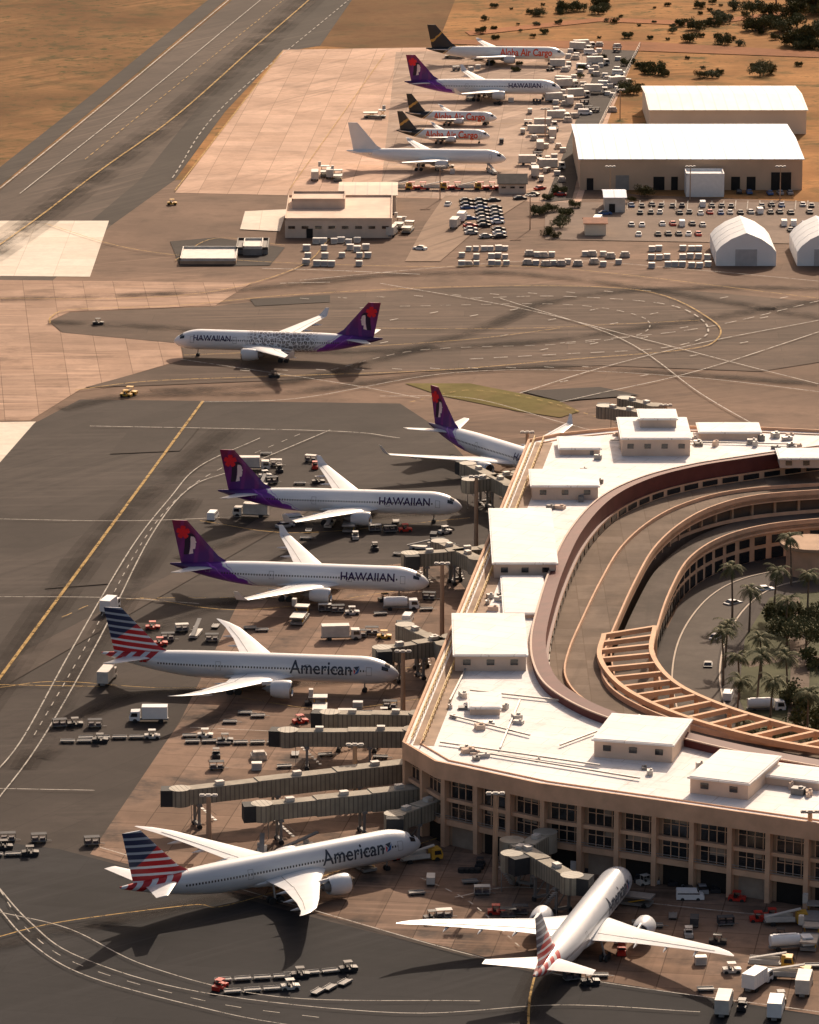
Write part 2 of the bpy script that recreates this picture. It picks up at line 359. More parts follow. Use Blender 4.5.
# ---------------------------------------------------------------- AIRCRAFT
def text_bm(s,off=0.):
    cu=bpy.data.curves.new('t','FONT'); cu.body=s; cu.size=1; cu.offset=off; cu.resolution_u=3
    o=bpy.data.objects.new('t',cu); COL.objects.link(o); bpy.context.view_layer.update()
    me=bpy.data.meshes.new_from_object(o.evaluated_get(bpy.context.evaluated_depsgraph_get()))
    bm=bmesh.new(); bm.from_mesh(me); bpy.data.objects.remove(o); bpy.data.curves.remove(cu); bpy.data.meshes.remove(me); return bm
def fus_mats(kind,L,R,cz):
    n=NT('fuselage '+kind); X,Y,Z=n.sep(n.obj())
    base={'ha':(.84,.84,.85),'hb':(.84,.84,.85),'aa':(.64,.66,.69),'al':(.84,.83,.81),'wh':(.85,.84,.83)}[kind]
    dirt=n.rng(n.noise(n.map(n.obj(),(.15,1,1)),1.2,4),.3,.7); col=n.mix(dirt,base,tuple(x*.88 for x in base))
    zr=n.m('SUBTRACT',Z,cz)
    if kind=='hb':
        v=n.N('ShaderNodeTexVoronoi'); n.set(v.inputs['Vector'],n.obj()); v.inputs['Scale'].default_value=.9; v.feature='DISTANCE_TO_EDGE'
        f=n.rng(v.outputs['Distance'],.04,.14); reg=n.m('MULTIPLY',n.rng(n.m('ADD',X,n.m('MULTIPLY',n.noise(n.obj(),.4),9)),14,11),n.rng(n.m('ADD',X,n.m('MULTIPLY',n.noise(n.obj(),.3),9)),-8,-5))
        col=n.mix(n.m('MULTIPLY',reg,f),col,(.27,.25,.25))
    if kind in('ha','hb'):
        nz=n.m('MULTIPLY',n.noise(n.obj(),.35,2),4)
        e=n.m('ADD',n.m('ADD',X,n.m('MULTIPLY',zr,1.5)),nz)
        mask=n.rng(e,-L/2+17.6,-L/2+17.2)
        pc=n.mix(n.rng(X,-L/2+3,-L/2+17),(.045,.008,.085),(.24,.04,.42))
        band=n.rng(n.m('ABSOLUTE',n.m('SUBTRACT',e,-L/2+14.2)),.35,.2); pc=n.mix(band,pc,(.30,.07,.45))
        col=n.mix(mask,col,pc)
        e2=n.rng(n.m('ABSOLUTE',n.m('SUBTRACT',e,-L/2+18.3)),.3,.15); col=n.mix(n.m('MULTIPLY',e2,.7),col,(.45,.3,.6))
    if kind=='aa':
        d=n.m('SUBTRACT',X,n.m('MULTIPLY',zr,1.6)); mask=n.rng(d,-L/2+9.5,-L/2+9.2)
        st=n.m('GREATER_THAN',n.m('FRACT',n.m('MULTIPLY',n.m('ADD',X,n.m('MULTIPLY',zr,-1.2)),.36)),.42)
        col=n.mix(n.m('MULTIPLY',mask,n.m('MULTIPLY',st,n.m('GREATER_THAN',zr,R*.15))),col,(.42,.015,.02))
    if kind=='al':
        e=n.m('SUBTRACT',X,n.m('MULTIPLY',zr,1.2)); mask=n.rng(e,-L/2+7.2,-L/2+7.0); col=n.mix(mask,col,(.02,.017,.016))
        g=n.rng(n.m('ABSOLUTE',n.m('SUBTRACT',e,-L/2+7.6)),.4,.25); col=n.mix(g,col,(.50,.28,.06))
    if kind in('ha','hb','aa'):
        wx=n.m('LESS_THAN',n.m('FRACT',n.m('MULTIPLY',X,1/.62)),.5)
        wz=n.m('LESS_THAN',n.m('ABSOLUTE',n.m('SUBTRACT',zr,R*.17)),.2)
        xr=n.m('MULTIPLY',n.m('LESS_THAN',X,L/2-6.5),n.m('GREATER_THAN',X,-L/2+12))
        col=n.mix(n.m('MULTIPLY',n.m('MULTIPLY',wx,wz),xr),col,(.03,.03,.035))
    return n.out(col,.28,.08 if kind=='aa' else 0,.5)
def fin_mat(kind,L,cz,R,ft):
    n=NT('fin '+kind); X,Y,Z=n.sep(n.obj())
    if kind in('ha','hb'):
        f=n.rng(n.m('ADD',n.m('MULTIPLY',Z,.8),n.m('MULTIPLY',n.noise(n.obj(),.35,3),4)),9.5,14.5)
        col=n.mix(f,(.085,.012,.16),(.22,.006,.06))
        w_=n.N('ShaderNodeTexWave'); n.set(w_.inputs['Vector'],n.map(n.obj(),(.25,.25,.35))); w_.inputs['Distortion'].default_value=6; w_.inputs['Scale'].default_value=.35
        col=n.mix(n.rng(w_.outputs['Fac'],.7,.95,0,.5),col,(.26,.02,.20))
    elif kind=='aa':
        st=n.m('GREATER_THAN',n.m('FRACT',n.m('MULTIPLY',n.m('ADD',Z,n.m('MULTIPLY',X,.10)),1/1.35)),.34)
        u=n.m('ADD',X,L/2)
        thr=n.m('ADD',n.m('MULTIPLY',n.m('SUBTRACT',u,5.0),.75),cz+R+3.4)
        isred=n.rng(n.m('SUBTRACT',Z,thr),.15,-.15)
        isred=n.m('MAXIMUM',isred,n.rng(Z,cz+R+2.2,cz+R+2.0))
        c=n.mix(isred,(.010,.024,.080),(.50,.012,.018)); l=n.mix(isred,(.34,.40,.48),(.80,.80,.82))
        col=n.mix(st,l,c)
    elif kind=='al':
        e=n.m('ADD',n.m('SUBTRACT',Z,n.m('MULTIPLY',n.m('ADD',X,L/2),.9)),n.m('MULTIPLY',n.noise(n.obj(),.3,2),3))
        g=n.rng(n.m('ABSOLUTE',n.m('SUBTRACT',e,cz+R+1.2)),.6,.4)
        col=n.mix(g,(.020,.018,.017),(.55,.30,.06))
    else: col=n.mix(n.noise(n.obj(),.6),(.82,.80,.78),(.76,.74,.72))
    return n.out(col,.35)
skin=pm('emblem skin',(.86,.66,.64),.4,.05); hair=pm('emblem hair',(.022,.005,.03),.4,.1); flow=pm('emblem flower',(.76,.012,.025),.4,.1)
txp=pm('purple lettering',(.03,.008,.07),.4,.05); txg=pm('slate lettering',(.035,.045,.065),.4,.05); txo=pm('orange red lettering',(.85,.085,.012),.4,.05)
fanm=pm('fan blades dark',(.05,.05,.055),.4,.2); metal=pm('bare metal lip',(.55,.54,.52),.25,.05,1,.9)
wingm={'w':pm('wing grey white',(.66,.66,.66),.38,.09,.25),'g':pm('wing grey',(.68,.69,.70),.38,.09,.25,.03)}
def prof(s,L,R,cz):
    Ln=2.7*R; ts=.64*L
    r=R; z=cz
    if s<Ln: k=1-s/Ln; r=R*max(0,(1-k**2.1))**.58; z=cz-.28*R*k**1.6
    elif s>ts:
        t=(s-ts)/(L-ts); r=R*(1-.93*t**1.65); z=cz+(R-r)*.62
    return r,z
def aircraft(kind,L,R,cz,span,ft,label,group,title=None,tr=(7.5,19),tz=.48,engr=1.55,engl=5.6,raked=False,coreY=.31):
    root=thing('airliner',label,'airplane',group)
    fm=fus_mats(kind,L,R,cz)
    S=lambda s:L/2-s
    mb=MB(); rings=[]; ns=[0,.15,.4,.8,1.3,2,2.8,3.8,5,6.4,2.7*R]+[2.7*R+(.64*L-2.7*R)*i/6 for i in range(1,7)]+[.64*L+.36*L*i/14 for i in range(1,15)]
    for s in ns:
        r,z=prof(max(s,.02),L,R,cz); rings.append([(S(s),r*math.sin(a),z+r*math.cos(a)) for a in [2*math.pi*i/32 for i in range(32)]])
    mb.loft(rings); make('fuselage',mb,fm,root,smooth=50)
    mb=MB(); rr=[]
    for s,k in((.36,.0),(.39,.6),(.43,1),(.52,1),(.57,.6),(.61,0)):
        rr.append([(S(s*L),(R*.55+R*.5*k)*math.cos(a),cz-R*.62-(R*.25+R*.22*k)*max(-.3,math.sin(a))) for a in [2*math.pi*i/16 for i in range(16)]])
    mb.loft(rr); make('belly_fairing',mb,wingm['g'] if kind=='aa' else white,root,smooth=50)
    def patch(s0,s1,a0,a1,eps=.03,ns_=3,na=3,mbx=None,side=1):
        mbx=mbx or MB(); vs=[]
        for i in range(ns_+1):
            s=s0+(s1-s0)*i/ns_; r,z=prof(s,L,R,cz)
            for j in range(na+1):
                a=D2R(a0+(a1-a0)*j/na)*side; vs.append((S(s)+eps*.5,(r+eps)*math.sin(a),z+(r+eps)*math.cos(a)))
        mbx.add(vs,[(i*(na+1)+j,i*(na+1)+j+1,(i+1)*(na+1)+j+1,(i+1)*(na+1)+j) for i in range(ns_) for j in range(na)])
        return mbx
    q=R/2.82
    for side in(1,-1):
        make('cockpit_window',patch(1.75*q,2.75*q,3,40,side=side),glass,root,fix=False)
        make('cockpit_window',patch(2.0*q,3.3*q,44,66,side=side),glass,root,fix=False)
        for fr in(.095,.30,.60,.85):
            if kind in('al','wh') and fr in(.30,.60): continue
            s=fr*L; r,z=prof(s,L,R,cz); m2=MB(); w_=.55*q
            for (b0,b1,c0,c1) in((s-w_,s-w_+.09,62,97),(s+w_-.09,s+w_,62,97),(s-w_,s+w_,61,63),(s-w_,s+w_,96,98)): patch(b0,b1,c0,c1,.025,1,3,m2,side)
            make('cabin_door',m2,pm('door outline',(.30,.30,.31),.5,.1),root,fix=False)
    wm=wingm['g'] if kind=='aa' else wingm['w']
    sp=span/2; t6=[(0,0),(.03,.35),(.15,.85),(.35,1),(.65,.7),(1,.05),(1,-.05),(.65,-.4),(.35,-.7),(.15,-.6),(.03,-.3)]
    ls=L/58.8
    rs=sp/30.15
    if raked: secs=[(1.5,.335,12.4,-1.35,.13),(3.1,.355,11.3,-1.25,.13),(9.8,.435,7.0,-.85,.105),(20,.535,4.3,.15,.1),(26,.60,3.0,.9,.1),(28.6,.645,1.9,1.3,.09),(30.0,.685,.5,1.6,.08)]
    else: secs=[(1.5,.325,11.8,-1.35,.13),(3.0,.34,10.8,-1.25,.13),(9.6,.42,7.2,-.6,.11),(20,.525,4.5,.6,.1),(28.6,.612,2.6,1.6,.1)]
    for side in(1,-1):
        mb=MB(); rings=[]
        for y,sl_,c,dz,th in secs:
            c*=ls; X0=S(sl_*L); rings.append([(X0-a*c,side*y*rs,cz+dz*q+b*c*th/2) for a,b in t6])
        mb.loft(rings); wg=make('wing',mb,wm,root,smooth=40)
        mb=MB()
        for (i0,i1,f0) in((1,2,.76),(2,3,.74),(3,4,.74)):
            (ya,sa,ca,da,ta),(yb,sb,cb_,db,tb)=secs[i0],secs[i1]
            pa=Vector((S(sa*L)-f0*ca*ls,side*ya*rs,cz+da*q+.45*ca*ls*ta/2+.06)); pb=Vector((S(sb*L)-f0*cb_*ls,side*yb*rs,cz+db*q+.45*cb_*ls*tb/2+.06)); mb.beam(pa,pb,.10,.03)
        make('flap_gap',mb,grey,wg)
        for k in(.36,.55,.74):
            y=k*sp; X0=S((.34+.27*k)*L)-(.62+.10)*(10.8-9.5*k)*ls*.95; zz=cz+(-1.6+(2.4 if raked else 3.0)*k)*q
            mb=MB(); mb.loft([[(X0-u*3.6*ls,side*y+math.cos(a)*.28*w2,zz-.25+math.sin(a)*.38*w2) for a in [2*math.pi*i/8 for i in range(8)]] for u,w2 in((-.3,.1),(0,.8),(.4,1),(.8,.6),(1.1,.1))])
            make('flap_fairing',mb,wm,root,smooth=50)
        if not raked:
            y=28.6*rs; c=2.6*ls; X0=S(.612*L); mb=MB(); z0=cz+1.6*q
            hh=2.2 if kind not in('al','wh') else .9
            mb.loft([[(X0-a*c,side*y+b*.12,z0+b*.1) for a,b in t6],[(X0-.8-a*c*.75,side*(y+.55)+b*.1,z0+.6+b*.02) for a,b in t6],[(X0-2.1-a*c*.38,side*(y+1.3)+b*.05,z0+hh) for a,b in t6]])
            make('winglet',mb,wm,root,smooth=40)
        ye=side*coreY*sp; se=.335*L+ (0 if raked else 1.0)*ls; ze=cz-1.9*q-(engr-1.5)*.5; n=20
        prof_e=[(0.25,.80),(.0,.88),(.05,.97),(.6,1.08),(2,1.1),(3.6,1.0),(engl*.85,.82),(engl*.85,.72),(engl*.7,.6)]
        if ze-engr*1.1<.6: ze=.6+engr*1.1
        mb=MB(); mb.loft([[(S(se)-x,ye+engr*r*math.cos(a),ze+engr*r*math.sin(a)) for a in [2*math.pi*i/n for i in range(n)]] for x,r in prof_e],caps=False)
        en=make('engine',mb,wm if kind!='aa' else wingm['g'],root,smooth=45)
        mb=MB(); mb.cyl((S(se)-.9,ye,ze),(S(se)-1.0,ye,ze),engr*.86,n=n); mb.cyl((S(se)-.95,ye,ze),(S(se)-.1,ye,ze),engr*.3,.05,n=10); make('engine_fan',mb,fanm,en)
        mb=MB(); mb.loft([[(S(se)-x,ye+engr*r*math.cos(a),ze+engr*r*math.sin(a)) for a in [2*math.pi*i/n for i in range(n)]] for x,r in((.3,.86),(.26,.795),(-.02,.88),(.04,.98),(.35,1.055))],caps=False)
        make('intake_lip',mb,metal,en,smooth=60)
        mb=MB(); mb.cyl((S(se)-engl*.68,ye,ze),(S(se)-engl*1.05,ye,ze),engr*.62,engr*.4,n=16); mb.cyl((S(se)-engl*1.05,ye,ze),(S(se)-engl*1.22,ye,ze),engr*.25,.05,n=10); make('exhaust_nozzle',mb,grey,en,smooth=40)
        mb=MB(); mb.add([(S(se)-1.2,ye-.18,ze+engr*1.0),(S(se)-1.2,ye+.18,ze+engr*1.0),(S(se)-engl*1.25,ye+.18,cz-.35*q-.3),(S(se)-engl*1.25,ye-.18,cz-.35*q-.3),(S(se)-engl*1.2,ye-.18,ze+engr*.4),(S(se)-engl*1.2,ye+.18,ze+engr*.4)],[(0,1,2,3),(0,3,4),(1,5,2),(4,3,2,5),(0,4,5,1)]); make('pylon',mb,wm,en)
        rings=[]; hz=L/58.8
        for y,s,c,dz in((.4,L-10.6*hz,6.2*hz,.42*R),(1.6,L-10.0*hz,5.7*hz,.45*R),(span*.160,L-4.1*hz,2.2*hz,.45*R+.9)):
            z_=cz+dz; rings.append([(S(s)-a*c,side*y,z_+b*c*.05) for a,b in t6])
        mb=MB(); mb.loft(rings); make('horizontal_stabilizer',mb,wm,root,smooth=40)
        yg=side*R*1.75; gx=S(.54*L); wr=.62*q+.05; mb=MB(); mb.cyl((gx,yg,wr),(gx,yg*.85,cz-R*.45),.2); mb.beam((gx-1,yg,wr),(gx+1,yg,wr),.25,.25); g=make('landing_gear',mb,steel,root)
        for dx in(-.85,.85):
            for dy in(-.5,.5):
                mb=MB(); mb.cyl((gx+dx,yg+dy-.2,wr),(gx+dx,yg+dy+.2,wr),wr,n=14); make('wheel',mb,dark,g)
    gx=S(.115*L); wr=.5*q+.03; mb=MB(); mb.cyl((gx,0,wr),(gx,0,cz-R*.8),.16); g=make('landing_gear',mb,steel,root)
    for dy in(-.35,.35):
        mb=MB(); mb.cyl((gx,dy-.15,wr),(gx,dy+.15,wr),wr,n=14); make('wheel',mb,dark,g)
    hz=L/58.8; zr=cz+R*.55; fin_sec=[(zr,L-14.6*hz,12.0*hz,.045),(cz+R*1.0,L-12.6*hz,10.3*hz,.045),(cz+R*1.0+1.0,L-11.0*hz,8.9*hz,.05),(ft,L-4.0*hz,3.5*hz,.05)]
    f8=[(0,0),(.06,.7),(.18,1),(.68,.9),(1,.05),(.68,-.9),(.18,-1),(.06,-.7)]
    rings=[[(S(s)-a*c,b*c*th*.8,z) for a,b in f8] for z,s,c,th in fin_sec]
    mb=MB(); mb.loft(rings); fin=make('tail_fin',mb,fin_mat(kind,L,cz,R,ft),root,smooth=35)
    def fthick(z):
        a=fin_sec[2];b=fin_sec[3]; t=(z-a[0])/(b[0]-a[0]); return (a[2]*(1-t)+b[2]*t)*.05*.8
    def fcen(z,u):
        a=fin_sec[2];b=fin_sec[3]; t=(z-a[0])/(b[0]-a[0]); return S(a[1]*(1-t)+b[1]*t)-u*(a[2]*(1-t)+b[2]*t)
    if kind in('ha','hb'):
        zc=cz+R+4.1; k=2.3; cx=fcen(zc,.47)
        face=[(-.42,-1.25),(.02,-1.15),(.02,-.72),(.22,-.70),(.30,-.60),(.27,-.5),(.36,-.42),(.33,-.33),(.37,-.25),(.33,-.16),(.47,-.02),(.36,.12),(.36,.32),(.22,.52),(-.05,.55),(-.12,.30),(-.14,-.1),(-.20,-.5),(-.30,-.9)]
        hr=[(-.95,-1.3),(-.42,-1.25),(-.34,-.85),(-.26,-.45),(-.18,0),(-.1,.3),(.0,.5),(.25,.48),(.38,.3),(.36,.6),(.1,.85),(-.3,.8),(-.6,.5),(-.72,.0),(-.8,-.6)]
        for side in(1,-1):
            for nm,pl,mt,e in(('emblem_hair',hr,hair,.03),('emblem_face',face,skin,.045)):
                mb=MB(); mb.add([(cx+x*k-.09*z*k,side*(fthick(zc+z*k)+e),zc+z*k) for x,z in pl],[tuple(range(len(pl)))]); make(nm,mb,mt,fin,fix=False)
            mb=MB(); zf=zc+2.15; cf=fcen(zf,.62)
            for i in range(5):
                a0=2*math.pi*i/5+.3; pl=[(0,0)]+[(math.cos(a0+d)*r,math.sin(a0+d)*r) for d,r in((-.62,.6),(-.45,.95),(-.15,1.08),(0,.98),(.15,1.08),(.45,.95),(.62,.6))]
                mb.add([(cf+x*1.5,side*(fthick(zc+1.4)+.07+.002*i),zf+z*1.5) for x,z in pl],[tuple(range(len(pl)))])
            make('emblem_flower',mb,flow,fin,fix=False)
    if title:
        tm={'ha':txp,'hb':txp,'aa':txg,'al':txo}[kind]
        bm=text_bm(title,{'ha':.018,'hb':.018,'aa':.012,'al':.024}[kind]); xs=[v.co.x for v in bm.verts]; W=max(xs)-min(xs); x0=min(xs)
        wid=tr[1]-tr[0]; k=wid/W; kz=k*({'aa':1.12,'al':1.25}.get(kind,1.0))
        for v in bm.verts: v.co.x=(v.co.x-x0)*k; v.co.y=v.co.y*kz
        sets=[(bm,tm,0,'title_lettering')]
        if kind=='aa':
            for pl,mt in(([(0,1.55),(1.25,1.75),(.75,.8)],txg),([(.55,.62),(1.35,1.55),(1.05,.35),(.2,.0)],pm('flight symbol blue',(.02,.12,.35),.4,.05)),([(0,1.45),(.35,.5),(.15,.05)],flow)):
                b2=bmesh.new(); b2.faces.new([b2.verts.new((x,z,0)) for x,z in pl]); sets.append((b2,mt,wid+.4,'flight_symbol'))
        for side in(1,-1):
            for b,mt,off,nm in sets:
                c=b.copy()
                for i in range(-6,20):
                    bmesh.ops.bisect_plane(c,geom=c.verts[:]+c.edges[:]+c.faces[:],plane_co=(0,i*.22,0),plane_no=(0,1,0))
                for v in c.verts:
                    Z=cz+R*tz-.55*k+v.co.y+(.15 if off else 0); u=v.co.x+off
                    if side==1:
                        if off: u=-(v.co.x)-.4
                        X=S(tr[0])-u if not off else S(tr[1])-(.4+v.co.x)
                    else: X=S(tr[1])+u
                    r,zz=prof(L/2-X,L,R,cz); h=max(-.97*r,min(.97*r,Z-zz)); v.co=(X,side*(math.sqrt(r*r-h*h)+.035),Z)
                me=bpy.data.meshes.new(nm); c.to_mesh(me); c.free(); me.materials.append(mt); mkobj(nm,me,root)
    root['_L']=L
    return Kind(root)
def park(K,nx,ny,nz,ang,label=None):
    L=K.root['_L']; P=G(nx,ny,nz); d=Vector((math.cos(D2R(ang)),math.sin(D2R(ang)),0))
    c=P-d*L/2; return K.put(c.x,c.y,ang,0,1,label,world=True)
HA=aircraft('ha',58.8,2.82,4.95,60.3,16.7,'white wide-body airliner with purple tail parked at a gate','airliners at the airport','HAWAIIAN',(7.4,19.6))
park(HA,462,507,4.2,-6.7,'white airliner with purple floral tail parked at jet bridge')
park(HA,429,583,4.2,-8,'white airliner with purple tail beside baggage carts at gate')
park(HA,571,476,4.2,-54,'white airliner with purple tail behind terminal end')
park(HA,561,89,4.2,-3,'white airliner with purple tail on distant cargo apron')
HB=aircraft('hb',58.8,2.82,4.95,60.3,16.7,'white airliner with grey floral flank pattern taxiing on asphalt','airliners at the airport','HAWAIIAN',(6.0,16.5))
park(HB,174,341,4.2,172)
AA=aircraft('aa',62.8,2.9,4.95,60.1,16.6,'silver wide-body airliner with red and blue striped tail','airliners at the airport','American',(9.6,22.6),engr=1.75,engl=5.2,raked=True)
park(AA,399,674,4.3,-7.3,'silver airliner with striped tail parked beside terminal gate')
park(AA,420,842,4.3,32.0,'silver airliner with striped tail on brown concrete apron')
park(AA,624,875,4.3,73.5,'silver airliner with striped tail seen from behind at jet bridge')
A7=aircraft('al',54.9,2.5,4.6,47.6,15.4,'white cargo jet with black and gold tail on apron','airliners at the airport','Aloha Air Cargo',(5.0,25.5),tz=.35,engr=1.35,engl=5.2)
park(A7,565,55,3.9,-4)
A3=aircraft('al',33.4,1.9,3.1,28.9,11.1,'small white cargo jet with black tail parked in row','airliners at the airport','Aloha Air Cargo',(4.2,23.0),tz=.25,engr=.9,engl=3.6)
park(A3,497,118,2.7,-6); park(A3,490,136,2.7,-6)
A6=aircraft('wh',54.9,2.5,4.6,47.6,15.8,'plain white cargo jet parked on concrete apron','airliners at the airport',None,engr=1.35,engl=5.2)
park(A6,506,159,3.9,-5)
# ---------------------------------------------------------------- TERMINAL
RZ=16.0
T=thing('terminal_building','curved airport terminal with white roof and maroon inner band','terminal building')
outer=[G(900,436,RZ),G(760,430,RZ),G(640,428,RZ),G(560,436,RZ),G(530,442,RZ),G(497,523,RZ),G(455,625,RZ),G(405,745,RZ),G(437,764,RZ),G(540,786,RZ),G(680,806,RZ),G(900,838,RZ)]
Mo=catmull([G(x,y,17.5) for x,y in[(900,440),(840,444),(790,450),(740,457),(690,465),(640,478),(600,498),(570,530),(550,570),(537,610),(531,640),(534,665),(547,686),(578,706),(620,722),(680,738),(740,752),(819,767),(900,780)]],6)
M_in=offset(Mo,3.0); wallin=offset(Mo,3.6)
oroof=[(p.x,p.y) for p in outer]+[(p.x,p.y) for p in reversed(offset(Mo,.5))]
def roofm(name,c=(.88,.85,.83),wth=.42):
    n=NT(name); p=n.pos()
    f=n.rng(n.noise(p,.05,5,.6),.35,.7); col=n.mix(f,c,tuple(x*.84 for x in c))
    f=n.rng(n.noise(p,.22,6,.75),.52,.72); col=n.mix(n.m('MULTIPLY',f,wth),col,(.38,.29,.23))
    f=n.rng(n.noise(n.map(p,(.6,.04,1),0.42),1,4),.58,.77); col=n.mix(n.m('MULTIPLY',f,wth),col,(.40,.32,.26))
    g=n.brick(n.map(p,(1,1,1),.42),12,4.2,(1,1,1),(.94,.93,.92),(.68,.63,.59),.07); col=n.mix(1.0,col,g,'MULTIPLY')
    return n.out(col,.7,0,.2)
rm=roofm('white roof membrane'); rmp=roofm('pavilion roof membrane',(.90,.88,.86),.18)
mb=MB(); mb.prism(oroof,14.9,RZ,1,0); make('roof',mb,[rm,tan],T)
bo=offset(outer,1.6); bodyp=[tuple(p) for p in bo]+[(p.x,p.y) for p in reversed(offset(Mo,-1.0))]
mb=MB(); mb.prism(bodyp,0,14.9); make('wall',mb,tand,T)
mb=MB(); mb.band(outer,-.5,13.4,16.7); mb.band(offset(outer,3.0),-.25,16,16.25)
make('fascia',mb,tan,T)
gate=outer[4:8]
mb=MB(); A=offset(gate,1.5);B=offset(gate,5.5); mb.ribbon([(p.x,p.y,16.03) for p in A],[(p.x,p.y,16.03) for p in B]); make('roof_edge_strip',mb,pm('brown gravel roof',(.34,.24,.17),.9,.3,.2),T,fix=False)
ochre=pm('ochre rail',(.55,.36,.12),.6,.1)
for o_ in(1.2,3.4):
    mb=MB(); L_=offset(gate,o_)
    for h in(17.1,17.7):
        for a,b in zip(L_[:-1],L_[1:]): mb.beam((a.x,a.y,h),(b.x,b.y,h),.16,.16)
    for a,b in zip(L_[:-1],L_[1:]):
        n=int((b-a).length/3)
        for i in range(n): q_=a+(b-a)*i/n; mb.box((q_.x,q_.y,16.9),(.14,.14,1.8))
    make('rooftop_railing',mb,ochre,T)
z3=lambda L_,z:[(p[0],p[1],z) for p in L_]
mb=MB(); mb.ribbon(z3(Mo,16),z3(Mo,17.5)); mb.ribbon(z3(Mo,17.5),z3(M_in,17.9)); mb.ribbon(z3(M_in,17.9),z3(M_in,14.4)); mb.ribbon(z3(M_in,14.4),z3(wallin,14.4))
make('mansard_roof',mb,maroon,T,smooth=30,fix=False)
mb=MB(); mb.band(offset(Mo,.2),-.4,17.5,17.75); make('coping',mb,pm('coping light',(.5,.36,.28),.7,.1),T)
mb=MB(); mb.ribbon(z3(wallin,14.4),z3(wallin,12.0)); make('inner_wall',mb,tan,T,fix=False)
C2=catmull([G(x,y,12.5) for x,y in[(900,490),(840,493),(760,499),(715,510),(682,527),(655,552),(636,585),(620,620),(606,655),(604,680),(625,702),(680,726),(760,744),(900,762)]],6)
C3=catmull([G(x,y,8) for x,y in[(900,518),(840,521),(770,528),(722,541),(690,562),(672,592),(660,625),(655,655),(662,690)]],6)
conc=gm('deck concrete',(.22,.165,.125),slab=6,rot=0,var=.25,patch=.05,streak=(80,),jointc=.7,stain=.6)
deck=gm('deck asphalt',(.13,.105,.088),var=.25,patch=.05,streak=(85,),stain=.6)
mb=MB(); pl=[(p.x,p.y) for p in wallin]+[(p.x,p.y) for p in reversed(C2)]
mb.prism(pl,11.6,12.5,1,0); make('upper_deck',mb,[conc,tan],T)
mb=MB(); mb.band(C2,-.4,11.3,13.6); make('deck_parapet',mb,tan,T)
mb=MB(); mb.band(offset(C2,-7.5),-.35,12.5,13.3); make('deck_parapet',mb,tan,T)
mb=MB(); pl=[(p.x,p.y) for p in C2[:-20]]+[(p.x,p.y) for p in reversed(C3)]
mb.prism(pl,7.2,8.0,1,0)
mb.band(C3,-.4,6.8,9.0,1); mb.band(offset(C3,-9),-.3,8,8.8,1); 
er=make('elevated_roadway',mb,[deck,tan]); er['kind']='structure'
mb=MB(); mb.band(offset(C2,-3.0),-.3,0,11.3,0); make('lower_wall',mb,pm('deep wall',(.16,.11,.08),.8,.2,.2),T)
mb=MB(); mb.band(offset(C3,-1.2),-.3,0,6.9,0); make('lower_wall',mb,tan,T)
def along(pts,step,start=0):
    t=start; out=[]
    for a,b in zip(pts[:-1],pts[1:]):
        a=Vector(a[:2]);b=Vector(b[:2]); d=(b-a).length
        while t<d: 
            out.append((a+(b-a)*t/d,math.atan2((b-a).y,(b-a).x))); t+=step
        t-=d
    return out
for q_,an in along(offset(C3,-1.1),5.0)[:45]:
    for zc_,hh in((1.8,2.6),(5.0,1.9)):
        mb=MB(); mb.box((0,0,0),(3.2,.3,hh)); make('window',mb,glass,T,loc=(q_.x,q_.y,zc_),rz=an)
for q_,an in along(offset(C2,-2.7),6)[:60]:
    mb=MB(); mb.box((0,0,0),(.6,.7,3.3)); make('pilaster',mb,tan,T,loc=(q_.x,q_.y,9.6),rz=an)
for q_,an in along(offset(Mo,3.75),6)[:80]:
    mb=MB(); mb.box((0,0,0),(4.4,.2,1.2)); make('clerestory_window',mb,glass,T,loc=(q_.x,q_.y,13.4),rz=an)
facs=outer[7:]
bay=7.4; shade=pm('window blind',(.30,.24,.19),.8,.25,.3)
rnd_=random.Random(4)
for row,(z0,z1) in enumerate(((9.7,13.2),(5.6,8.9))):
    for q_,an in along(offset(facs,1.5),bay,bay/2)[:16]:
        mb=MB(); mb.box((0,0,0),(bay-1.0,.3,z1-z0)); wn=make('facade_window',mb,glass,T,loc=(q_.x,q_.y,(z0+z1)/2),rz=an)
        mb=MB()
        for i in range(5): mb.box((-bay/2+.5+(i)*(bay-1)/4,-.22,0),(.14,.14,z1-z0))
        mb.box((0,-.21,.45),(bay-1,.10,.12)); make('mullion',mb,tan,wn)
        if rnd_.random()<.55:
            mb=MB(); wb=(bay-1)/4*rnd_.choice((1,2,3)); hb_=rnd_.uniform(.6,1.8); mb.box((rnd_.uniform(-1,1),-.17,(z1-z0)/2-hb_/2),(wb,.04,hb_)); make('blind',mb,shade,wn)
dop=pm('recess shade panel',(.018,.015,.013),.9,.2)  # near-black panels paint the shade of the ground-floor recess
for i,(q_,an) in enumerate(along(offset(facs,1.5),bay,bay/2)[:16]):
    mb=MB(); mb.box((0,0,0),(bay-1.2,.3,4.2)); make('bay_recess_panel',mb,dop if i%4!=2 else shade,T,loc=(q_.x,q_.y,2.1),rz=an)
for q_,an in along(offset(facs,.5),bay)[:18]:
    mb=MB(); mb.box((0,0,0),(.9,1.6,13.4)); make('column',mb,tan,T,loc=(q_.x,q_.y,6.7),rz=an)
mb=MB(); mb.band(offset(facs,.25),1.2,4.4,5.5); make('floor_beam',mb,tan,T)
mb=MB(); mb.band(offset(facs,.45),1.0,8.95,9.65); make('floor_beam',mb,tan,T)
L_=offset(facs,-.1)
for h_ in(6.4,5.95):
    mb=MB()
    for a,b in zip(L_[:-1],L_[1:]): mb.beam((a.x,a.y,h_),(b.x,b.y,h_),.1,.1)
    make('balcony_rail',mb,steel,T)
